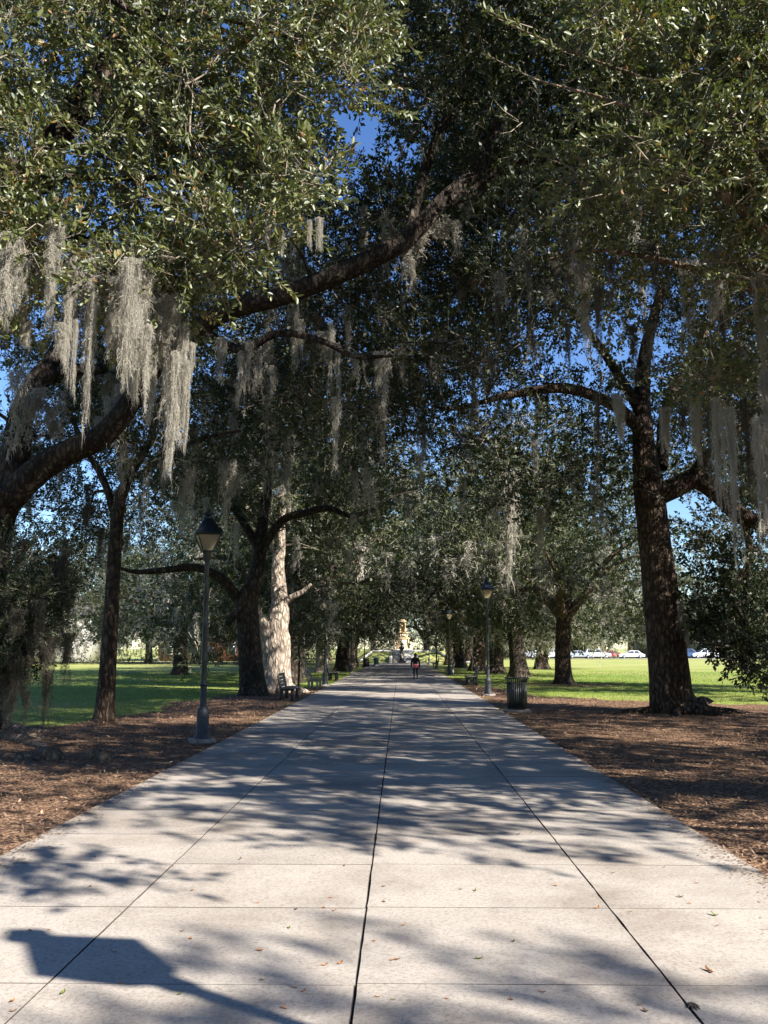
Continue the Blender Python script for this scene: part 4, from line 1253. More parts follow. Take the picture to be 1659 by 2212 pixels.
# thin young tree between the benches
ty = empty('young_tree', (-5.0, 46.0, 0)); tag(ty, 'thin young tree with a stick trunk and bushy grey green crown', 'tree')
mb = MB(); mb.tube([np.array([0, 0, -.05]), np.array([.02, 0, 1.2]), np.array([0, .03, 2.2]), np.array([.05, 0, 3.6])], [.055, .05, .045, .02], n=8, sub=4)
mb.obj('trunk', M['bark_dark'], ty, smooth=True)
gy = np.random.default_rng(5)
yc = []
for k in range(34):
    z = gy.uniform(1.5, 4.6); r = np.interp(z, [1.5, 2.3, 3.4, 4.6], [.6, 1.0, .85, .25]); a = gy.uniform(0, 6.28); q = r * math.sqrt(gy.uniform(0, 1))
    yc.append((np.array([q * math.cos(a), q * math.sin(a), z]), (.4, .4, .4), 16))
mb = MB(); branch_net(mb, [(np.array([0, 0, z]), .03) for z in np.linspace(1.2, 3.5, 8)], [c[0] for c in yc], gy, r0=.02, n=4, rmin=.004)
tag(mb.obj('branches', M['bark_dark'], ty, smooth=True), kind='stuff')
tag(link('crown', crown_mesh('crown', yc, SPR_FAR, M['leaf_holly'], (0, 0, 0), 55, 1.1), ty), kind='stuff')

# ------------------------------------------------------------------ lamp posts
def make_lamp():
    t = empty('street_lamp', (0, 0, 0))
    MB().box((0, 0, .03), (.5, .5, .10), taper=.94).obj('footing', M['footing'], t)
    mb = MB(); mb.lathe([(.165, .08), (.165, .14), (.13, .17), (.122, .55), (.128, .60), (.105, .66), (.075, .70)], 8, rz=math.pi / 8); mb.obj('pedestal', M['lamp_base'], t)
    mb = MB(); mb.lathe([(.07, .70), (.065, 1.12), (.062, 1.13)], 12); mb.obj('lower_shaft', M['lamp_base'], t, smooth=True)
    mb = MB(); mb.lathe([(.063, 1.10), (.085, 1.12), (.085, 1.14), (.068, 1.155), (.082, 1.17), (.063, 1.20)], 14); mb.obj('collar', M['lamp_iron'], t, smooth=True)
    mb = MB(); mb.lathe([(.06, 1.19), (.045, 3.45), (.058, 3.52), (.05, 3.58), (.085, 3.66), (.085, 3.76), (.10, 3.80)], 14); mb.obj('pole', M['lamp_iron'], t, smooth=True)
    head = MB(); q = math.pi / 4
    for k in range(4):       # corner bars of the lantern
        a = q + k * math.pi / 2
        head.tube([np.array([.145 * math.cos(a), .145 * math.sin(a), 3.80]), np.array([.325 * math.cos(a), .325 * math.sin(a), 4.13])], [.014, .014], n=5, sub=1)
    head.lathe([(.145, 3.785), (.15, 3.81)], 4, rz=q)
    head.lathe([(.325, 4.12), (.345, 4.13), (.345, 4.15)], 4, rz=q)
    hd = head.obj('lantern_frame', M['lamp_iron'], t)
    for k in range(4):
        a0 = q + k * math.pi / 2; a1 = a0 + math.pi / 2
        V = [(r * math.cos(a), r * math.sin(a), z) for r, z in ((.137, 3.81), (.31, 4.125)) for a in (a0, a1)]
        V2 = [(v[0] * .96, v[1] * .96, v[2]) for v in V]
        me = bpy.data.meshes.new('pane')
        me.from_pydata(V + V2, [], [(0, 1, 3, 2), (5, 4, 6, 7), (0, 4, 5, 1), (2, 3, 7, 6), (0, 2, 6, 4), (1, 5, 7, 3)])
        me.materials.append(M['lamp_glass'])
        link('pane', me, hd)
    rf = MB(); rf.lathe([(.36, 4.15), (.35, 4.17), (.20, 4.36), (.11, 4.47)], 4, rz=q); rf.lathe([(.10, 4.465), (.09, 4.51)], 12)
    ro = rf.obj('roof', M['lamp_iron'], t)
    fi = MB(); fi.lathe([(.06, 4.50), (.06, 4.53), (.135, 4.55), (.125, 4.57), (.05, 4.60), (.035, 4.63), (.05, 4.65), (.0, 4.69)], 12); fi.obj('finial', M['lamp_iron'], ro, smooth=True)
    return t


lamp0 = make_lamp()
lamps = [(-3.93, 18.75, .35, 'black lamp post with cream glass lantern nearest on the left'),
         (3.42, 37.1, .1, 'black lamp post behind the litter bin on the right'),
         (-3.75, 46.5, .2, 'dark lamp post beyond the two left benches'),
         (3.25, 63.5, .3, 'second lamp post along the right side of the path'),
         (-3.75, 71, .0, 'third lamp post along the left path edge'),
         (3.25, 86, .15, 'third lamp post along the right path edge'),
         (-3.75, 97, .15, 'farthest lamp post on the left beside the teal bin'),
         (3.25, 108, .15, 'farthest lamp post on the right near the terrace'),
         (3.65, 1.76, .25, 'lamp post beside the viewer that throws the lantern shadow on the slabs')]
for i, (x, y, a, lab) in enumerate(lamps):
    o = lamp0 if i == 0 else copy_tree(lamp0)
    o.location = (x, y, 0); o.rotation_euler = (0, 0, a)
    if y < 5: o.scale = (1.12, 1.12, 1.12)
    tag(o, lab, 'street lamp', 'lamp posts along the path')

# ------------------------------------------------------------------ litter bins
def make_bin(name, mat, n=30, s=1.0):
    t = empty(name, (0, 0, 0))
    MB().box((0, 0, .03), (.66, .66, .08), taper=.96).obj('base_slab', M['footing'], t)
    mb = MB(); mb.lathe([(.235, .10), (.245, .80)], 20); mb.obj('liner', M['can_liner'], t, smooth=True)
    sl = MB(); sl.box((.275, 0, .46), (.008, .034, .72)); sl.box((.292, 0, .87), (.008, .034, .12), tilt=.45); sl.box((.318, 0, .935), (.03, .03, .012))
    me = sl.mesh('slat', mat)
    for k in range(n):
        link('slat', me, t, (0, 0, 0), (0, 0, k * 2 * math.pi / n))
    for z, r, nm in ((.12, .268, 'hoop'), (.80, .268, 'hoop'), (.93, .325, 'rim')):
        mb = MB(); mb.lathe([(r - .012, z - .02), (r + .004, z - .02), (r + .004, z + .02), (r - .012, z + .02), (r - .012, z - .02)], 28, closed=False); mb.obj(nm, mat, t)
    t.scale = (s, s, s)
    return t


b0 = make_bin('litter_bin', M['can_green'], s=1.05); b0.location = (3.40, 27.8, 0); b0.rotation_euler = (0, 0, .1)
tag(b0, 'dark green slatted steel litter bin at the right edge of the path', 'litter bin', 'litter bins')
b1 = make_bin('litter_bin', M['can_liner'], 18); b1.location = (-3.3, 88.5, 0); tag(b1, 'black litter bin far down the left edge of the path', 'litter bin', 'litter bins')
b2 = make_bin('litter_bin', M['can_teal'], 18); b2.location = (-2.6, 99, 0); tag(b2, 'teal litter bin at the far end of the path', 'litter bin', 'litter bins')

# ------------------------------------------------------------------ benches (seat faces +X)
def make_bench(endm, L=1.85):
    t = empty('park_bench', (0, 0, 0))
    for sy in (-1, 1):
        mb = MB(); y = sy * (L / 2 - .16)
        mb.box((-.20, y, .20), (.11, .09, .40)); mb.box((.18, y, .19), (.10, .09, .38), taper=.85)
        mb.box((0, y, .385), (.52, .09, .07)); mb.box((-.275, y, .62), (.07, .09, .52), tilt=-.22)
        mb.obj('end_support', endm, t)
    sl = MB().box((0, 0, 0), (.095, L, .035)).mesh('slat', M['bench_wood'])
    for k in range(5): link('slat', sl, t, (-.19 + k * .11, 0, .44))
    bk = MB().box((0, 0, 0), (.03, L, .105), tilt=-.22).mesh('slat', M['bench_wood'])
    for k in range(4): link('slat', bk, t, (-.235 - k * .027, 0, .535 + k * .122))
    return t


bd = make_bench(M['bench_iron']); bp = make_bench(M['bench_concrete'])
benches = [(bd, -4.05, 34.3, 0, 'weathered slatted bench nearest on the left with dark legs'),
           (bp, -3.95, 43.2, 0, 'second bench on the left with pale end supports'),
           (bd, -3.95, 55.2, 0, 'third bench on the left beyond the second left lamp'),
           (bd, 3.55, 47.8, math.pi, 'nearest bench on the right, its back to the lawn'),
           (bp, 3.5, 68, math.pi, 'second bench on the right in the shade'),
           (bp, 3.3, 90, math.pi, 'pale sunlit bench far along the right edge'),
           (bd, -3.4, 93.5, 0, 'far left bench between the black and teal bins')]
seen = set()
for proto, x, y, rz, lab in benches:
    o = copy_tree(proto) if id(proto) in seen else proto
    seen.add(id(proto))
    o.location = (x, y, 0); o.rotation_euler = (0, 0, rz)
    tag(o, lab, 'bench', 'benches facing the path')

# ------------------------------------------------------------------ terrace, monument, bust
ter = empty('terrace', (.3, 122, 0)); tag(ter, 'raised grass terrace with pale coping round the monument', 'terrace')
mb = MB()
V = [(-5.4, -5, 0), (6.4, -5, 0), (9, 30, 0), (-9, 30, 0), (-3.9, -1.5, 1.38), (4.3, -1.5, 1.38), (7, 28, 1.38), (-7, 28, 1.38)]
mb.add(V, [[4, 5, 6, 7], [0, 1, 5, 4], [1, 2, 6, 5], [2, 3, 7, 6], [3, 0, 4, 7]]); mb.obj('grass_bank', M['lawn'], ter)
for nm, a, b in (('coping', (-5.6, -5.2, .10), (-3.9, -1.6, 1.46)), ('coping', (6.6, -5.2, .10), (4.3, -1.6, 1.46)), ('coping', (-3.9, -1.6, 1.46), (4.3, -1.6, 1.46)), ('coping', (6.6, -5.2, .10), (8.2, -5.2, .10))):
    mb = MB(); mb.tube([np.array(a), np.array(b)], [.16, .16], n=4, sub=1); mb.obj(nm, M['coping'], ter)
for x in (-1.6, 1.65):
    mb = MB(); mb.box((x, -3.5, .45), (.45, 3.4, .9), taper=.8); mb.obj('stair_cheek', M['coping'], ter)
for k in range(7):
    MB().box((0, -4.9 + k * .5, .1 + k * .195), (2.6, .52, .19)).obj('step', M['coping'], ter)

mon = empty('monument', (.25, 136, 1.38)); tag(mon, 'tall tan sandstone monument at the end of the avenue', 'monument')
MB().box((0, 0, .18), (2.95, 2.95, .36), taper=.97).obj('plinth', M['sandstone_pale'], mon)
MB().box((0, 0, .52), (2.35, 2.35, .34), taper=.95).obj('base_course', M['sandstone'], mon)
MB().box((0, 0, 1.24), (1.95, 1.95, 1.12), taper=.94).obj('die', M['sandstone'], mon)
for s, (w, z, h) in enumerate(((1.15, 1.30, .72), (1.35, .78, .14))):
    MB().box((0, -.985, z), (w, .08, h)).obj('panel', M['sandstone_pale'], mon)
for x in (-.82, .82):
    MB().box((x, -.98, 1.24), (.16, .10, 1.05)).obj('pilaster', M['sandstone'], mon)
MB().box((0, 0, 1.88), (2.2, 2.2, .14), taper=.93).obj('cornice', M['sandstone'], mon)
MB().box((0, 0, 2.28), (1.45, 1.45, .66), taper=.9).obj('upper_block', M['sandstone'], mon)
for x in (-.62, .62):
    mb = MB(); mb.lathe([(.14, 1.95), (.10, 2.1), (.15, 2.3), (.07, 2.5), (.12, 2.58)], 8, c=(x, -.6, 0)); mb.obj('scroll', M['sandstone'], mon)
for x in (-.3, 0, .3):
    MB().box((x, -.70, 2.28), (.16, .06, .44)).obj('relief', M['sandstone_pale'], mon)
MB().box((0, 0, 2.68), (1.75, 1.75, .12), taper=.95).obj('cornice', M['sandstone'], mon)
for x in (-.36, .36):
    for y in (-.36, .36):
        mb = MB(); mb.lathe([(.17, 2.74), (.13, 2.85), (.12, 4.05), (.17, 4.2)], 10, c=(x, y, 0)); mb.obj('column', M['sandstone'], mon)
MB().box((0, 0, 3.4), (.5, .5, 1.3)).obj('inner_shaft', M['sandstone'], mon)
MB().box((0, 0, 4.3), (1.25, 1.25, .2), taper=.9).obj('entablature', M['sandstone'], mon)
MB().box((0, 0, 4.5), (.8, .8, .2), taper=.6).obj('cap', M['sandstone'], mon)
for x in (-1.15, 1.15):
    for y in (-1.15, 1.15):
        mb = MB(); mb.box((x, y, .62), (.36, .36, .54)); mb.lathe([(.10, .9), (.2, 1.02), (.19, 1.2), (.1, 1.34), (.05, 1.4)], 10, c=(x, y, 0)); mb.obj('corner_post', M['sandstone_pale'], mon)

bu = empty('bust_statue', (.1, 117.2, 0)); tag(bu, 'small dark bronze bust on a pedestal in front of the monument', 'statue')
mb = MB(); mb.box((0, 0, .15), (1.0, 1.0, .3), taper=.9); mb.box((0, 0, .85), (.55, .55, 1.1), taper=.8); mb.box((0, 0, 1.43), (.62, .62, .08)); mb.obj('pedestal', M['bench_iron'], bu)
MB().box((.04, -.27, .85), (.3, .03, .42)).obj('plaque', M['sandstone_pale'], bu)
mb = MB(); mb.tube([np.array([0, 0, 1.45]), np.array([0, 0, 1.6]), np.array([0, 0, 1.85]), np.array([0, 0, 2.02]), np.array([0, 0, 2.1])], [.16, .2, .38, .3, .1], n=14, sub=4)
mb.tube([np.array([0, 0, 2.04]), np.array([0, -.01, 2.16]), np.array([0, -.02, 2.3]), np.array([0, -.01, 2.44]), np.array([0, 0, 2.5])], [.09, .12, .16, .13, .05], n=12, sub=4); mb.obj('bust', M['bronze'], bu, smooth=True)

# ------------------------------------------------------------------ the walker
def skin_body(name, joints, edges, radii, mat, parent):
    me = bpy.data.meshes.new(name)
    me.from_pydata(joints, edges, [])
    o = link(name, me, parent)
    md = o.modifiers.new('skin', 'SKIN')
    for i, r in enumerate(radii):
        me.skin_vertices[0].data[i].radius = (r, r * (.8 if i in (0, 1, 2, 3) else 1))
        me.skin_vertices[0].data[i].use_root = (i == 0)
    s = o.modifiers.new('sub', 'SUBSURF'); s.levels = 2; s.render_levels = 2
    me.materials.append(mat)
    md.use_smooth_shade = True
    return o


pe = empty('person', (.85, 55.3, .032)); pe.rotation_euler = (0, 0, .05)
pe.scale = (.90, .90, .90)
tag(pe, 'person in black top and pink shorts walking away down the path', 'person')
J = [(0, 0, .92), (0, .01, 1.08), (0, .02, 1.25), (0, .01, 1.38), (0, .02, 1.46), (0, .03, 1.54), (0, .03, 1.62),
     (-.09, 0, .87), (-.095, .10, .50), (-.09, .06, .09), (-.09, .20, .04),
     (.09, 0, .87), (.10, -.02, .48), (.10, -.24, .16), (.10, -.16, .05),
     (-.16, .01, 1.36), (-.24, .00, 1.10), (-.26, .10, .88), (-.26, .14, .80),
     (.16, .01, 1.36), (.25, -.02, 1.10), (.27, .04, .88), (.27, .07, .80)]
Eg = [(0, 1), (1, 2), (2, 3), (3, 4), (4, 5), (5, 6), (0, 7), (7, 8), (8, 9), (9, 10), (0, 11), (11, 12), (12, 13), (13, 14), (3, 15), (15, 16), (16, 17), (17, 18), (3, 19), (19, 20), (20, 21), (21, 22)]
Rr = [.13, .115, .135, .10, .052, .085, .075, .10, .062, .042, .035, .10, .062, .042, .035, .062, .045, .034, .03, .062, .045, .034, .03]
skin_body('body', J, Eg, Rr, M['leggings'], pe)
mb = MB()
mb.tube([np.array([0, 0, .96]), np.array([0, .01, 1.1]), np.array([0, .02, 1.26]), np.array([0, .015, 1.38]), np.array([0, .02, 1.44])], [.165, .155, .185, .165, .075], n=16, sub=4)
for s, pts in ((-1, J[15:19]), (1, J[19:23])):
    mb.tube([np.array(q) for q in pts[:3]] + [np.array(pts[2]) * .5 + np.array(pts[3]) * .5], [.085, .066, .05, .045], n=10, sub=4)
mb.obj('jacket', M['cloth_black'], pe, smooth=True)
mb = MB(); mb.tube([np.array([0, 0, 1.0]), np.array([0, 0, .92]), np.array([0, .005, .84]), np.array([0, .01, .76])], [.165, .185, .195, .2], n=16, sub=3, cap=False); mb.obj('shorts', M['cloth_pink'], pe, smooth=True)
mb = MB(); mb.tube([np.array([0, .03, 1.50]), np.array([0, .03, 1.56]), np.array([0, .03, 1.64]), np.array([0, .03, 1.70])], [.07, .095, .095, .04], n=14, sub=4); mb.obj('hair', M['hair'], pe, smooth=True)
mb = MB(); mb.tube([np.array([0, -.05, 1.60]), np.array([0, -.11, 1.56]), np.array([0, -.10, 1.42])], [.03, .035, .012], n=8, sub=4); mb.obj('ponytail', M['hair'], pe, smooth=True)
for x, y, z, p in ((-.09, .12, .035, 0), (.10, -.2, .075, 1)):
    mb = MB(); mb.tube([np.array([x, y - .10, z + .02]), np.array([x, y, z + .02]), np.array([x, y + .14, z - .005])], [.04, .045, .03], n=10, sub=4); mb.obj('shoe', M['shoe'], pe, smooth=True)
for hx, hy, hz in ((-.26, .14, .80), (.27, .07, .80)):
    mb = MB(); mb.tube([np.array([hx, hy - .01, hz + .02]), np.array([hx, hy + .01, hz - .05])], [.03, .034], n=8, sub=2)
    for k in range(4):
        mb.tube([np.array([hx + (k - 1.5) * .014, hy + .01, hz - .04]), np.array([hx + (k - 1.5) * .014, hy + .025, hz - .09]), np.array([hx + (k - 1.5) * .012, hy + .015, hz - .12 + abs(k - 1.5) * .008])], [.009, .008, .006], n=6, sub=2)
    mb.tube([np.array([hx, hy + .03, hz]), np.array([hx, hy + .055, hz - .05])], [.011, .008], n=6, sub=2)
    mb.obj('hand', M['skin'], pe, smooth=True)
bag = empty('carrier_bag', (.85 - .27, 55.45, .32)); tag(bag, 'pale bag hanging from the hand of the walking person', 'bag')
mb = MB(); mb.tube([np.array([0, 0, 0]), np.array([0, 0, .12]), np.array([0, 0, .28])], [.10, .11, .06], n=10, sub=3); mb.obj('bag_body', M['bag'], bag, smooth=True)
mb = MB(); mb.tube([np.array([-.05, 0, .27]), np.array([0, 0, .40]), np.array([.05, 0, .27])], [.01, .01, .01], n=5, sub=3); mb.obj('handle', M['bag'], bag, smooth=True)

# ------------------------------------------------------------------ street with cars on the far right, hedge and houses
sheet('street', [(12, 160), (140, 160), (140, 170), (12, 170)], 0.02, M['asphalt'])
o = MB().box((76, 159.6, .07), (128, .3, .16)).obj('kerb', M['kerb']); tag(o, kind='structure')
sheet('street_left', [(-140, 118.5), (-14, 118.5), (-14, 127), (-140, 127)], 0.02, M['asphalt'])


def make_car(mat, kind='sedan'):
    t = empty('parked_car', (0, 0, 0))
    prof = {'sedan': [(-2.2, .35), (-2.25, .75), (-1.75, .92), (-1.1, .98), (1.0, .98), (1.95, .85), (2.25, .65), (2.2, .35)],
            'suv': [(-2.2, .4), (-2.25, .95), (-2.15, 1.05), (-1.1, 1.08), (.9, 1.08), (1.9, .98), (2.25, .8), (2.2, .4)]}[kind]
    cab = {'sedan': [(-1.75, .9), (-1.15, 1.40), (.25, 1.43), (1.05, .95)], 'suv': [(-2.12, 1.03), (-1.85, 1.70), (.3, 1.74), (1.0, 1.05)]}[kind]
    def extr(pts, w, wt):
        n = len(pts)
        zz = np.array([p[1] for p in pts]); k = (zz - zz.min()) / (zz.max() - zz.min() + 1e-6)
        ww = w * (1 - k) + wt * k
        V = [(p[0], -ww[i], p[1]) for i, p in enumerate(pts)] + [(p[0], ww[i], p[1]) for i, p in enumerate(pts)]
        me = bpy.data.meshes.new('body')
        F = [list(range(n)), list(range(2 * n - 1, n - 1, -1))] + [[i, n + i, n + (i + 1) % n, (i + 1) % n] for i in range(n)]
        me.from_pydata(V, [], F)
        return me
    me = extr(prof, .88, .82); me.materials.append(mat)
    o = link('body', me, t); b = o.modifiers.new('bev', 'BEVEL'); b.width = .06; b.segments = 2
    me = extr(cab, .80, .64); me.materials.append(mat)
    o = link('cabin', me, t); b = o.modifiers.new('bev', 'BEVEL'); b.width = .05; b.segments = 2
    zt = cab[1][1]; zb = cab[0][1]
    for s in (-1, 1):
        for x0, x1, x2, x3 in ((cab[0][0] + .35, cab[1][0] + .12, -.45, -.45), (-.35, -.35, cab[2][0] - .05, cab[3][0] - .22)):
            y0 = s * (.80 - .16 * .12 + .012); y1 = s * (.64 + .16 * .12 + .012)
            me = bpy.data.meshes.new('window'); z0 = zb + .08; z1 = zt - .07
            me.from_pydata([(x0, y0, z0), (x3, y0, z0), (x2, y1, z1), (x1, y1, z1)], [], [(0, 1, 2, 3)]); me.materials.append(M['pane']); link('window', me, t)
        for x in (-1.35, 1.4):
            wh = MB().lathe([(.18, -.1), (.31, -.1), (.33, -.06), (.33, .06), (.31, .1), (.18, .1)], 18)
            w = link('wheel', wh.mesh('wheel', M['tyre']), t, (x, s * .80, .33), (math.pi / 2, 0, 0))
            rm = MB().lathe([(.0, -.105), (.19, -.11), (.19, .11), (.0, .105)], 14); link('rim', rm.mesh('rim', M['rim']), w)
        MB().box((2.18, s * .62, .68), (.12, .3, .14)).obj('headlight', M['headlight'], t)
    return t


cars = [('car_white', 'sedan', 1165, 'white car parked farthest left beyond the right lawn'), ('car_white', 'suv', 1200, 'white tall car parked second from the left beyond the lawn'), ('car_silver', 'sedan', 1250, 'silver car parked between the two nearer right trunks'), ('car_white', 'suv', 1290, 'white tall car parked right of the silver car'), ('car_red', 'sedan', 1325, 'red car parked beyond the right lawn'), ('car_white', 'sedan', 1362, 'white car parked just left of the big right trunk'), ('car_blue', 'suv', 1490, 'dark blue car parked just right of the big right trunk'), ('car_white', 'suv', 1520, 'white tall car parked right of the big trunk beside the blue one'), ('car_silver', 'suv', 1130, 'silver tall car showing beside the forked right oak')]
for mat_, kd, sx, lab in cars:
    t = make_car(M[mat_], kd); q = at(sx, 1415, 163)
    t.location = (q[0], 163 + random.uniform(-.3, .3), .02); t.rotation_euler = (0, 0, random.choice([0, math.pi]))
    tag(t, lab, 'car', 'cars parked beyond the right lawn')

# hedge along the far left edge: real leaf clumps
hg = tag(empty('hedge', (-55, 107.5, 0)), 'long dark hedge along the far edge of the left lawn', 'hedge')
gh = np.random.default_rng(3)
hc = [(np.array([x, gh.normal(0, .3), gh.uniform(.4, 1.0)]), (1.2, .7, .6), 16) for x in np.linspace(-45, 45, 110)]
tag(link('foliage', crown_mesh('foliage', hc, SPR_FAR, M['leaf'], (0, 0, 0), 91, 1.8), hg), kind='stuff')
mb = MB(); [mb.tube([c[0] * [1, 1, 0], c[0]], [.04, .02], n=4, sub=1) for c in hc]; tag(mb.obj('stems', M['bark_dark'], hg), kind='stuff')


hb = tag(empty('hedge', (0, 152, 0)), 'dark belt of shrubs closing the view behind the monument', 'hedge')
hc2 = [(np.array([x, gh.normal(0, .8), gh.uniform(.5, 3.2)]), (1.5, 1.2, 1.0), 16) for x in gh.uniform(-24, 24, 150)]
tag(link('foliage', crown_mesh('foliage', hc2, SPR_FAR, M['leaf'], (0, 0, 0), 92, 2.2), hb), kind='stuff')
mb = MB(); [mb.tube([c[0] * [1, 1, 0], c[0]], [.05, .02], n=4, sub=1) for c in hc2]; tag(mb.obj('stems', M['bark_dark'], hb), kind='stuff')


def house(x, y, w, d, h, mat, label, rz=0.0):
    t = empty('house', (x, y, 0), rz); tag(t, label, 'house')
    MB().box((0, 0, h / 2), (w, d, h)).obj('wall', M[mat], t)
    me = bpy.data.meshes.new('roof'); a, b_ = w / 2 + .5, d / 2 + .5
    me.from_pydata([(-a, -b_, h), (a, -b_, h), (a, b_, h), (-a, b_, h), (-a, 0, h + 3), (a, 0, h + 3)], [], [(0, 1, 5, 4), (2, 3, 4, 5), (1, 2, 5), (3, 0, 4), (3, 2, 1, 0)]); me.materials.append(M['roof']); link('roof', me, t)
    n = int(w // 3)
    for k in range(n):
        for z in ([1.8, 4.8] if h > 5 else [1.8]):
            xx = -w / 2 + (k + .5) * w / n
            if k == n // 2 and z < 2: continue
            wd = MB().box((xx, -d / 2 - .03, z), (1.2, .1, 1.7)).obj('window', M['coping'], t); MB().box((xx, -d / 2 - .09, z), (.95, .04, 1.45)).obj('pane', M['pane'], wd)
    dr = MB().box((-w / 2 + (n // 2 + .5) * w / n, -d / 2 - .04, 1.1), (1.1, .12, 2.2)).obj('door', M['bench_iron'], t)
    MB().box((-w / 2 + (n // 2 + .5) * w / n + .4, -d / 2 - .13, 1.1), (.06, .06, .15)).obj('handle', M['rim'], dr)


house(-51, 134, 14, 10, 6.4, 'white_wall', 'white house glimpsed behind the far left trees')
house(-82, 136, 16, 10, 6.4, 'brick_wall', 'brick house behind the far left trees')
house(-27, 138, 15, 10, 6.4, 'brick_wall', 'brick house behind the hedge near the avenue')
house(30, 192, 18, 11, 6.6, 'brick_wall', 'brick house behind the parked cars nearest the avenue')
house(56, 192, 16, 11, 6.6, 'white_wall', 'white house behind the parked cars on the right')
house(84, 193, 18, 11, 6.6, 'brick_wall', 'brick house behind the cars at the far right')

po = tag(MB().box((0, 0, .35), (.1, .1, .7)).obj('lawn_post', M['bench_iron']), 'short dark post standing alone on the right lawn', 'post'); po.location = (16.5, 112, 0)

# ------------------------------------------------------------------ litter on the mulch, grass blades, fallen leaves
def inpoly(P, poly):
    poly = np.array(poly); x, y = P[:, 0], P[:, 1]
    ins = np.zeros(len(P), bool); j = len(poly) - 1
    for i in range(len(poly)):
        xi, yi = poly[i]; xj, yj = poly[j]
        c = ((yi > y) != (yj > y)) & (x < (xj - xi) * (y - yi) / (yj - yi + 1e-12) + xi)
        ins ^= c; j = i
    return ins


def chips(name, poly, n, box, seed, size=.05):
    g = np.random.default_rng(seed)
    # more pieces close by, fewer far off
    y = box[2] * (box[3] / box[2]) ** g.uniform(0, 1, n)
    x = g.uniform(box[0], box[1], n)
    P = np.stack([x, y], 1); P = P[inpoly(P, poly)]; n = len(P)
    a = g.uniform(0, 6.28, n); l = size * g.uniform(.5, 1.4, n) * (1 + P[:, 1] / 60); w = l * g.uniform(.12, .4, n)
    t = g.normal(0, .3, n); t2 = g.normal(0, .4, n)
    d = np.stack([np.cos(a), np.sin(a), t], 1); s = np.stack([-np.sin(a), np.cos(a), t2], 1)
    c = np.c_[P, .012 + g.uniform(0, .02, n) + np.abs(t) * l * .5]
    V = np.stack([c - d * l[:, None] / 2, c + s * w[:, None] / 2, c + d * l[:, None] / 2, c - s * w[:, None] / 2], 1).reshape(-1, 3)
    me = mesh_np(name, V, [np.arange(n * 4).reshape(-1, 4)], M['litter'], None, False, np.clip(g.beta(1.6, 2.4, n), 0, 1))
    return link(name, me)


lit = chips('leaf_litter', left_m, 50000, (-14, PL + .1, 5.5, 46), 1)
tag(lit, 'reddish brown leaf litter and wood chips left of the path', 'leaf litter', kind='stuff')
lit = chips('leaf_litter', right_m, 50000, (PR - .1, 16, 5.5, 46), 2)
tag(lit, 'reddish brown leaf litter and wood chips right of the path', 'leaf litter', kind='stuff')
for sd_, (x0, x1) in enumerate(((PL, PL + .3), (PR - .3, PR))):
    g_ = np.random.default_rng(60 + sd_); n_ = 4800
    y_ = 5.5 * 8 ** g_.uniform(0, 1, n_); e_ = np.abs(g_.normal(0, .12, n_)) * (.4 + np.abs(np.sin(y_ * 1.7)) + .4 * np.sin(y_ * 4.1) ** 2); x_ = PL + e_ if sd_ == 0 else PR - e_
    a_ = g_.uniform(0, 6.28, n_); l_ = .045 * g_.uniform(.4, 1.3, n_); w_ = l_ * g_.uniform(.12, .35, n_)
    c_ = np.c_[x_, y_, np.full(n_, .037)]; d_ = np.stack([np.cos(a_), np.sin(a_), g_.normal(0, .06, n_)], 1) * l_[:, None] / 2; s_ = np.stack([-np.sin(a_), np.cos(a_), g_.normal(0, .1, n_)], 1) * w_[:, None] / 2
    me_ = mesh_np('edge_litter', np.stack([c_ - d_, c_ + s_, c_ + d_, c_ - s_], 1).reshape(-1, 3), [np.arange(n_ * 4).reshape(-1, 4)], M['litter'], None, False, g_.uniform(0, .9, n_))
    tag(link('edge_litter', me_), 'bits of leaf litter strewn along the %s edge of the path' % ('left' if sd_ == 0 else 'right'), 'leaf litter', kind='stuff')
gg = np.random.default_rng(8)
n = 150000
y = 20 * (75 / 20) ** gg.uniform(0, 1, n); x = gg.uniform(-1, 1, n) * (y * .46 + 2)
P = np.stack([x, y], 1)
soft = gg.normal(0, .35, (n, 2))
ok = ~inpoly(P + soft, left_m) & ~inpoly(P + soft, right_m) & ((x < PL - .05) | (x > PR + .05))
P = P[ok]; n = len(P)
a = gg.uniform(0, 6.28, n); h = gg.uniform(.015, .045, n) * (1 + P[:, 1] / 90); w = .003 + P[:, 1] * .00016
le = gg.normal(0, .5, (n, 2)) * h[:, None]
b0_ = np.c_[P, np.zeros(n)]; sv = np.stack([np.cos(a), np.sin(a), np.zeros(n)], 1) * w[:, None]
V = np.stack([b0_ - sv, b0_ + sv, b0_ + np.c_[le, h]], 1).reshape(-1, 3)
gr = link('grass', mesh_np('grass', V, [np.arange(n * 3).reshape(-1, 3)], M['grass'], None, False, gg.uniform(0, 1, n)))
tag(gr, 'short green lawn grass on both sides of the path', 'grass', kind='stuff')

# fallen leaves on the slabs
def dead_leaf(mat, seed):
    g = np.random.default_rng(seed)
    V = []; n = 7
    for i in range(n):
        t = i / (n - 1); w = .012 * math.sin(math.pi * min(1, t * .93 + .05)) ** .8 + .0005
        zc = .010 * (2 * t - 1) ** 2 * g.uniform(.6, 1.5)
        V += [(t * .06 - .03, -w, zc + .006), (t * .06 - .03, 0, zc + .001), (t * .06 - .03, w, zc + .006)]
    F = []
    for i in range(n - 1):
        F += [(i * 3, i * 3 + 1, i * 3 + 4, i * 3 + 3), (i * 3 + 1, i * 3 + 2, i * 3 + 5, i * 3 + 4)]
    me = bpy.data.meshes.new('fallen_leaf'); me.from_pydata(V, [], F); me.materials.append(mat)
    return me


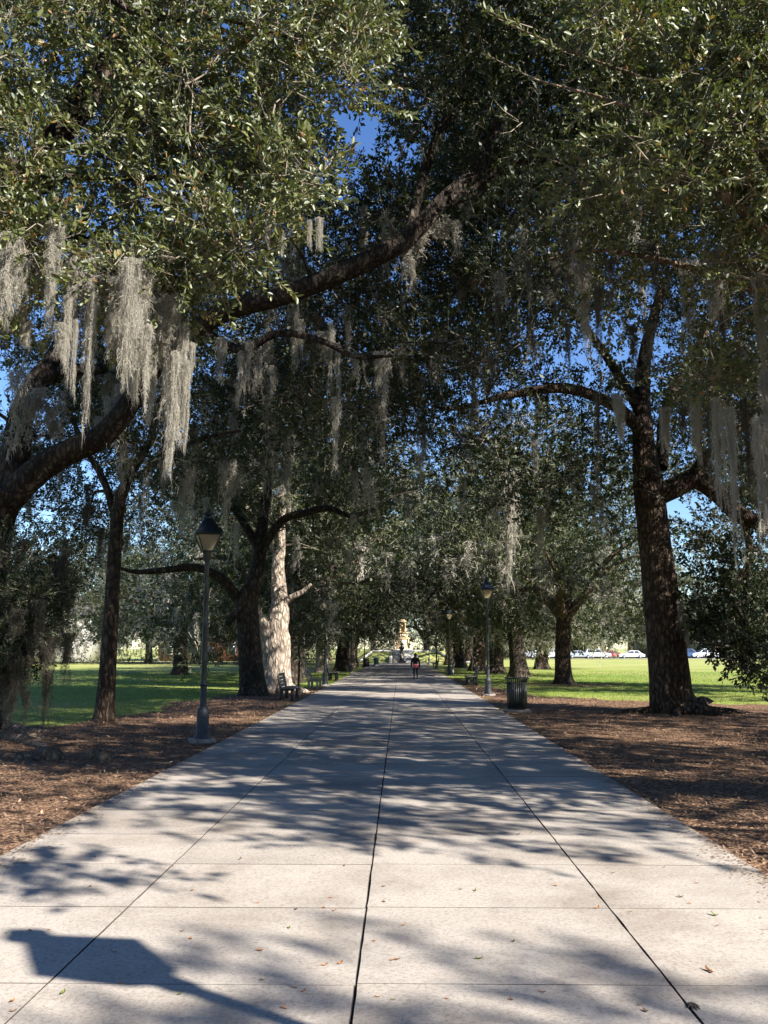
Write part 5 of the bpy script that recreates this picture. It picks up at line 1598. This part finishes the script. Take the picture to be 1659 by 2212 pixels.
DL = {k: [dead_leaf(M['dead_leaf_' + k], i) for i in range(2)] for k in 'abc'}
LBL = {'a': 'small dry brown leaf lying on the pale concrete slabs', 'b': 'small orange leaf lying on the pale concrete slabs', 'c': 'small yellow green leaf lying on the pale concrete slabs'}
spots = [('a', 1530, 2110, 1.6), ('b', 1538, 2114, 1.2), ('a', 1470, 1948, 1.4), ('c', 1543, 1988, 1.7), ('b', 562, 2066, 1.3), ('a', 640, 1975, 1.1), ('b', 700, 1972, 1.0), ('b', 722, 1978, 1.0), ('c', 995, 1931, 1.1), ('c', 1027, 1934, 1.2), ('c', 1035, 2084, 1.4), ('b', 735, 2094, 1.2), ('b', 702, 2098, 1.1), ('a', 857, 2086, 1.1), ('a', 65, 2022, 1.0), ('c', 135, 2160, 1.4), ('b', 25, 2178, 1.2), ('a', 28, 2200, 1.0), ('b', 195, 1925, 1.1), ('a', 205, 1860, 1.0), ('b', 415, 1934, 1.1), ('b', 1290, 1972, 1.2), ('c', 1110, 2046, 1.1), ('a', 520, 1863, 1.0), ('c', 516, 1866, .9), ('b', 625, 1835, 1.0), ('a', 743, 1880, 1.0), ('c', 1325, 1895, 1.1), ('a', 1120, 1810, 1.2), ('b', 1200, 1923, 1.2), ('b', 412, 2040, 1.0), ('a', 1395, 2230 - 30, 1.2), ('b', 262, 2140, 1.0), ('b', 245, 2070, 1.0), ('a', 1172, 2158, 1.0)]
gl = np.random.default_rng(4)
for k in range(40):
    yy = 1640 + 560 * gl.uniform(0, 1) ** .8; xx = gl.uniform(0, 1659)
    q = ground(xx, yy)
    if not (PL + .15 < q[0] < PR - .1): continue
    spots.append(('aabbc'[int(gl.integers(0, 5))], xx, yy, gl.uniform(.6, 1.1)))
for k, xx, yy, s in spots:
    q = ground(xx, yy)
    o = link('fallen_leaf', DL[k][int(gl.integers(0, 2))], None, (q[0], q[1], .0335), (gl.normal(0, .12), gl.normal(0, .12), gl.uniform(0, 6.28)), (s * .62, s * .62, s * .62))
    tag(o, LBL[k], 'leaf', {'a': 'brown leaves on the path', 'b': 'orange leaves on the path', 'c': 'green leaves on the path'}[k])
q = ground(1497, 2190)
mb = MB()
for k in range(9):
    a = k * .7; mb.tube([np.array([0, 0, .01]), np.array([.03 * math.cos(a), .04 * math.sin(a), .03]), np.array([.06 * math.cos(a), .09 * math.sin(a), .012])], [.004, .012, .003], n=5, sub=2)
o = mb.obj('weed_tuft', M['joint'], None); o.location = (q[0], q[1], .025); o.scale = (.6, .6, .6); tag(o, 'withered brown tuft growing in the right joint of the path', 'weed')
print('objects', len(bpy.data.objects), 'tris', sum(sum(len(p.vertices) - 2 for p in m.polygons) if len(m.polygons) < 5000 else len(m.loops) - 2 * len(m.polygons) for m in bpy.data.meshes))
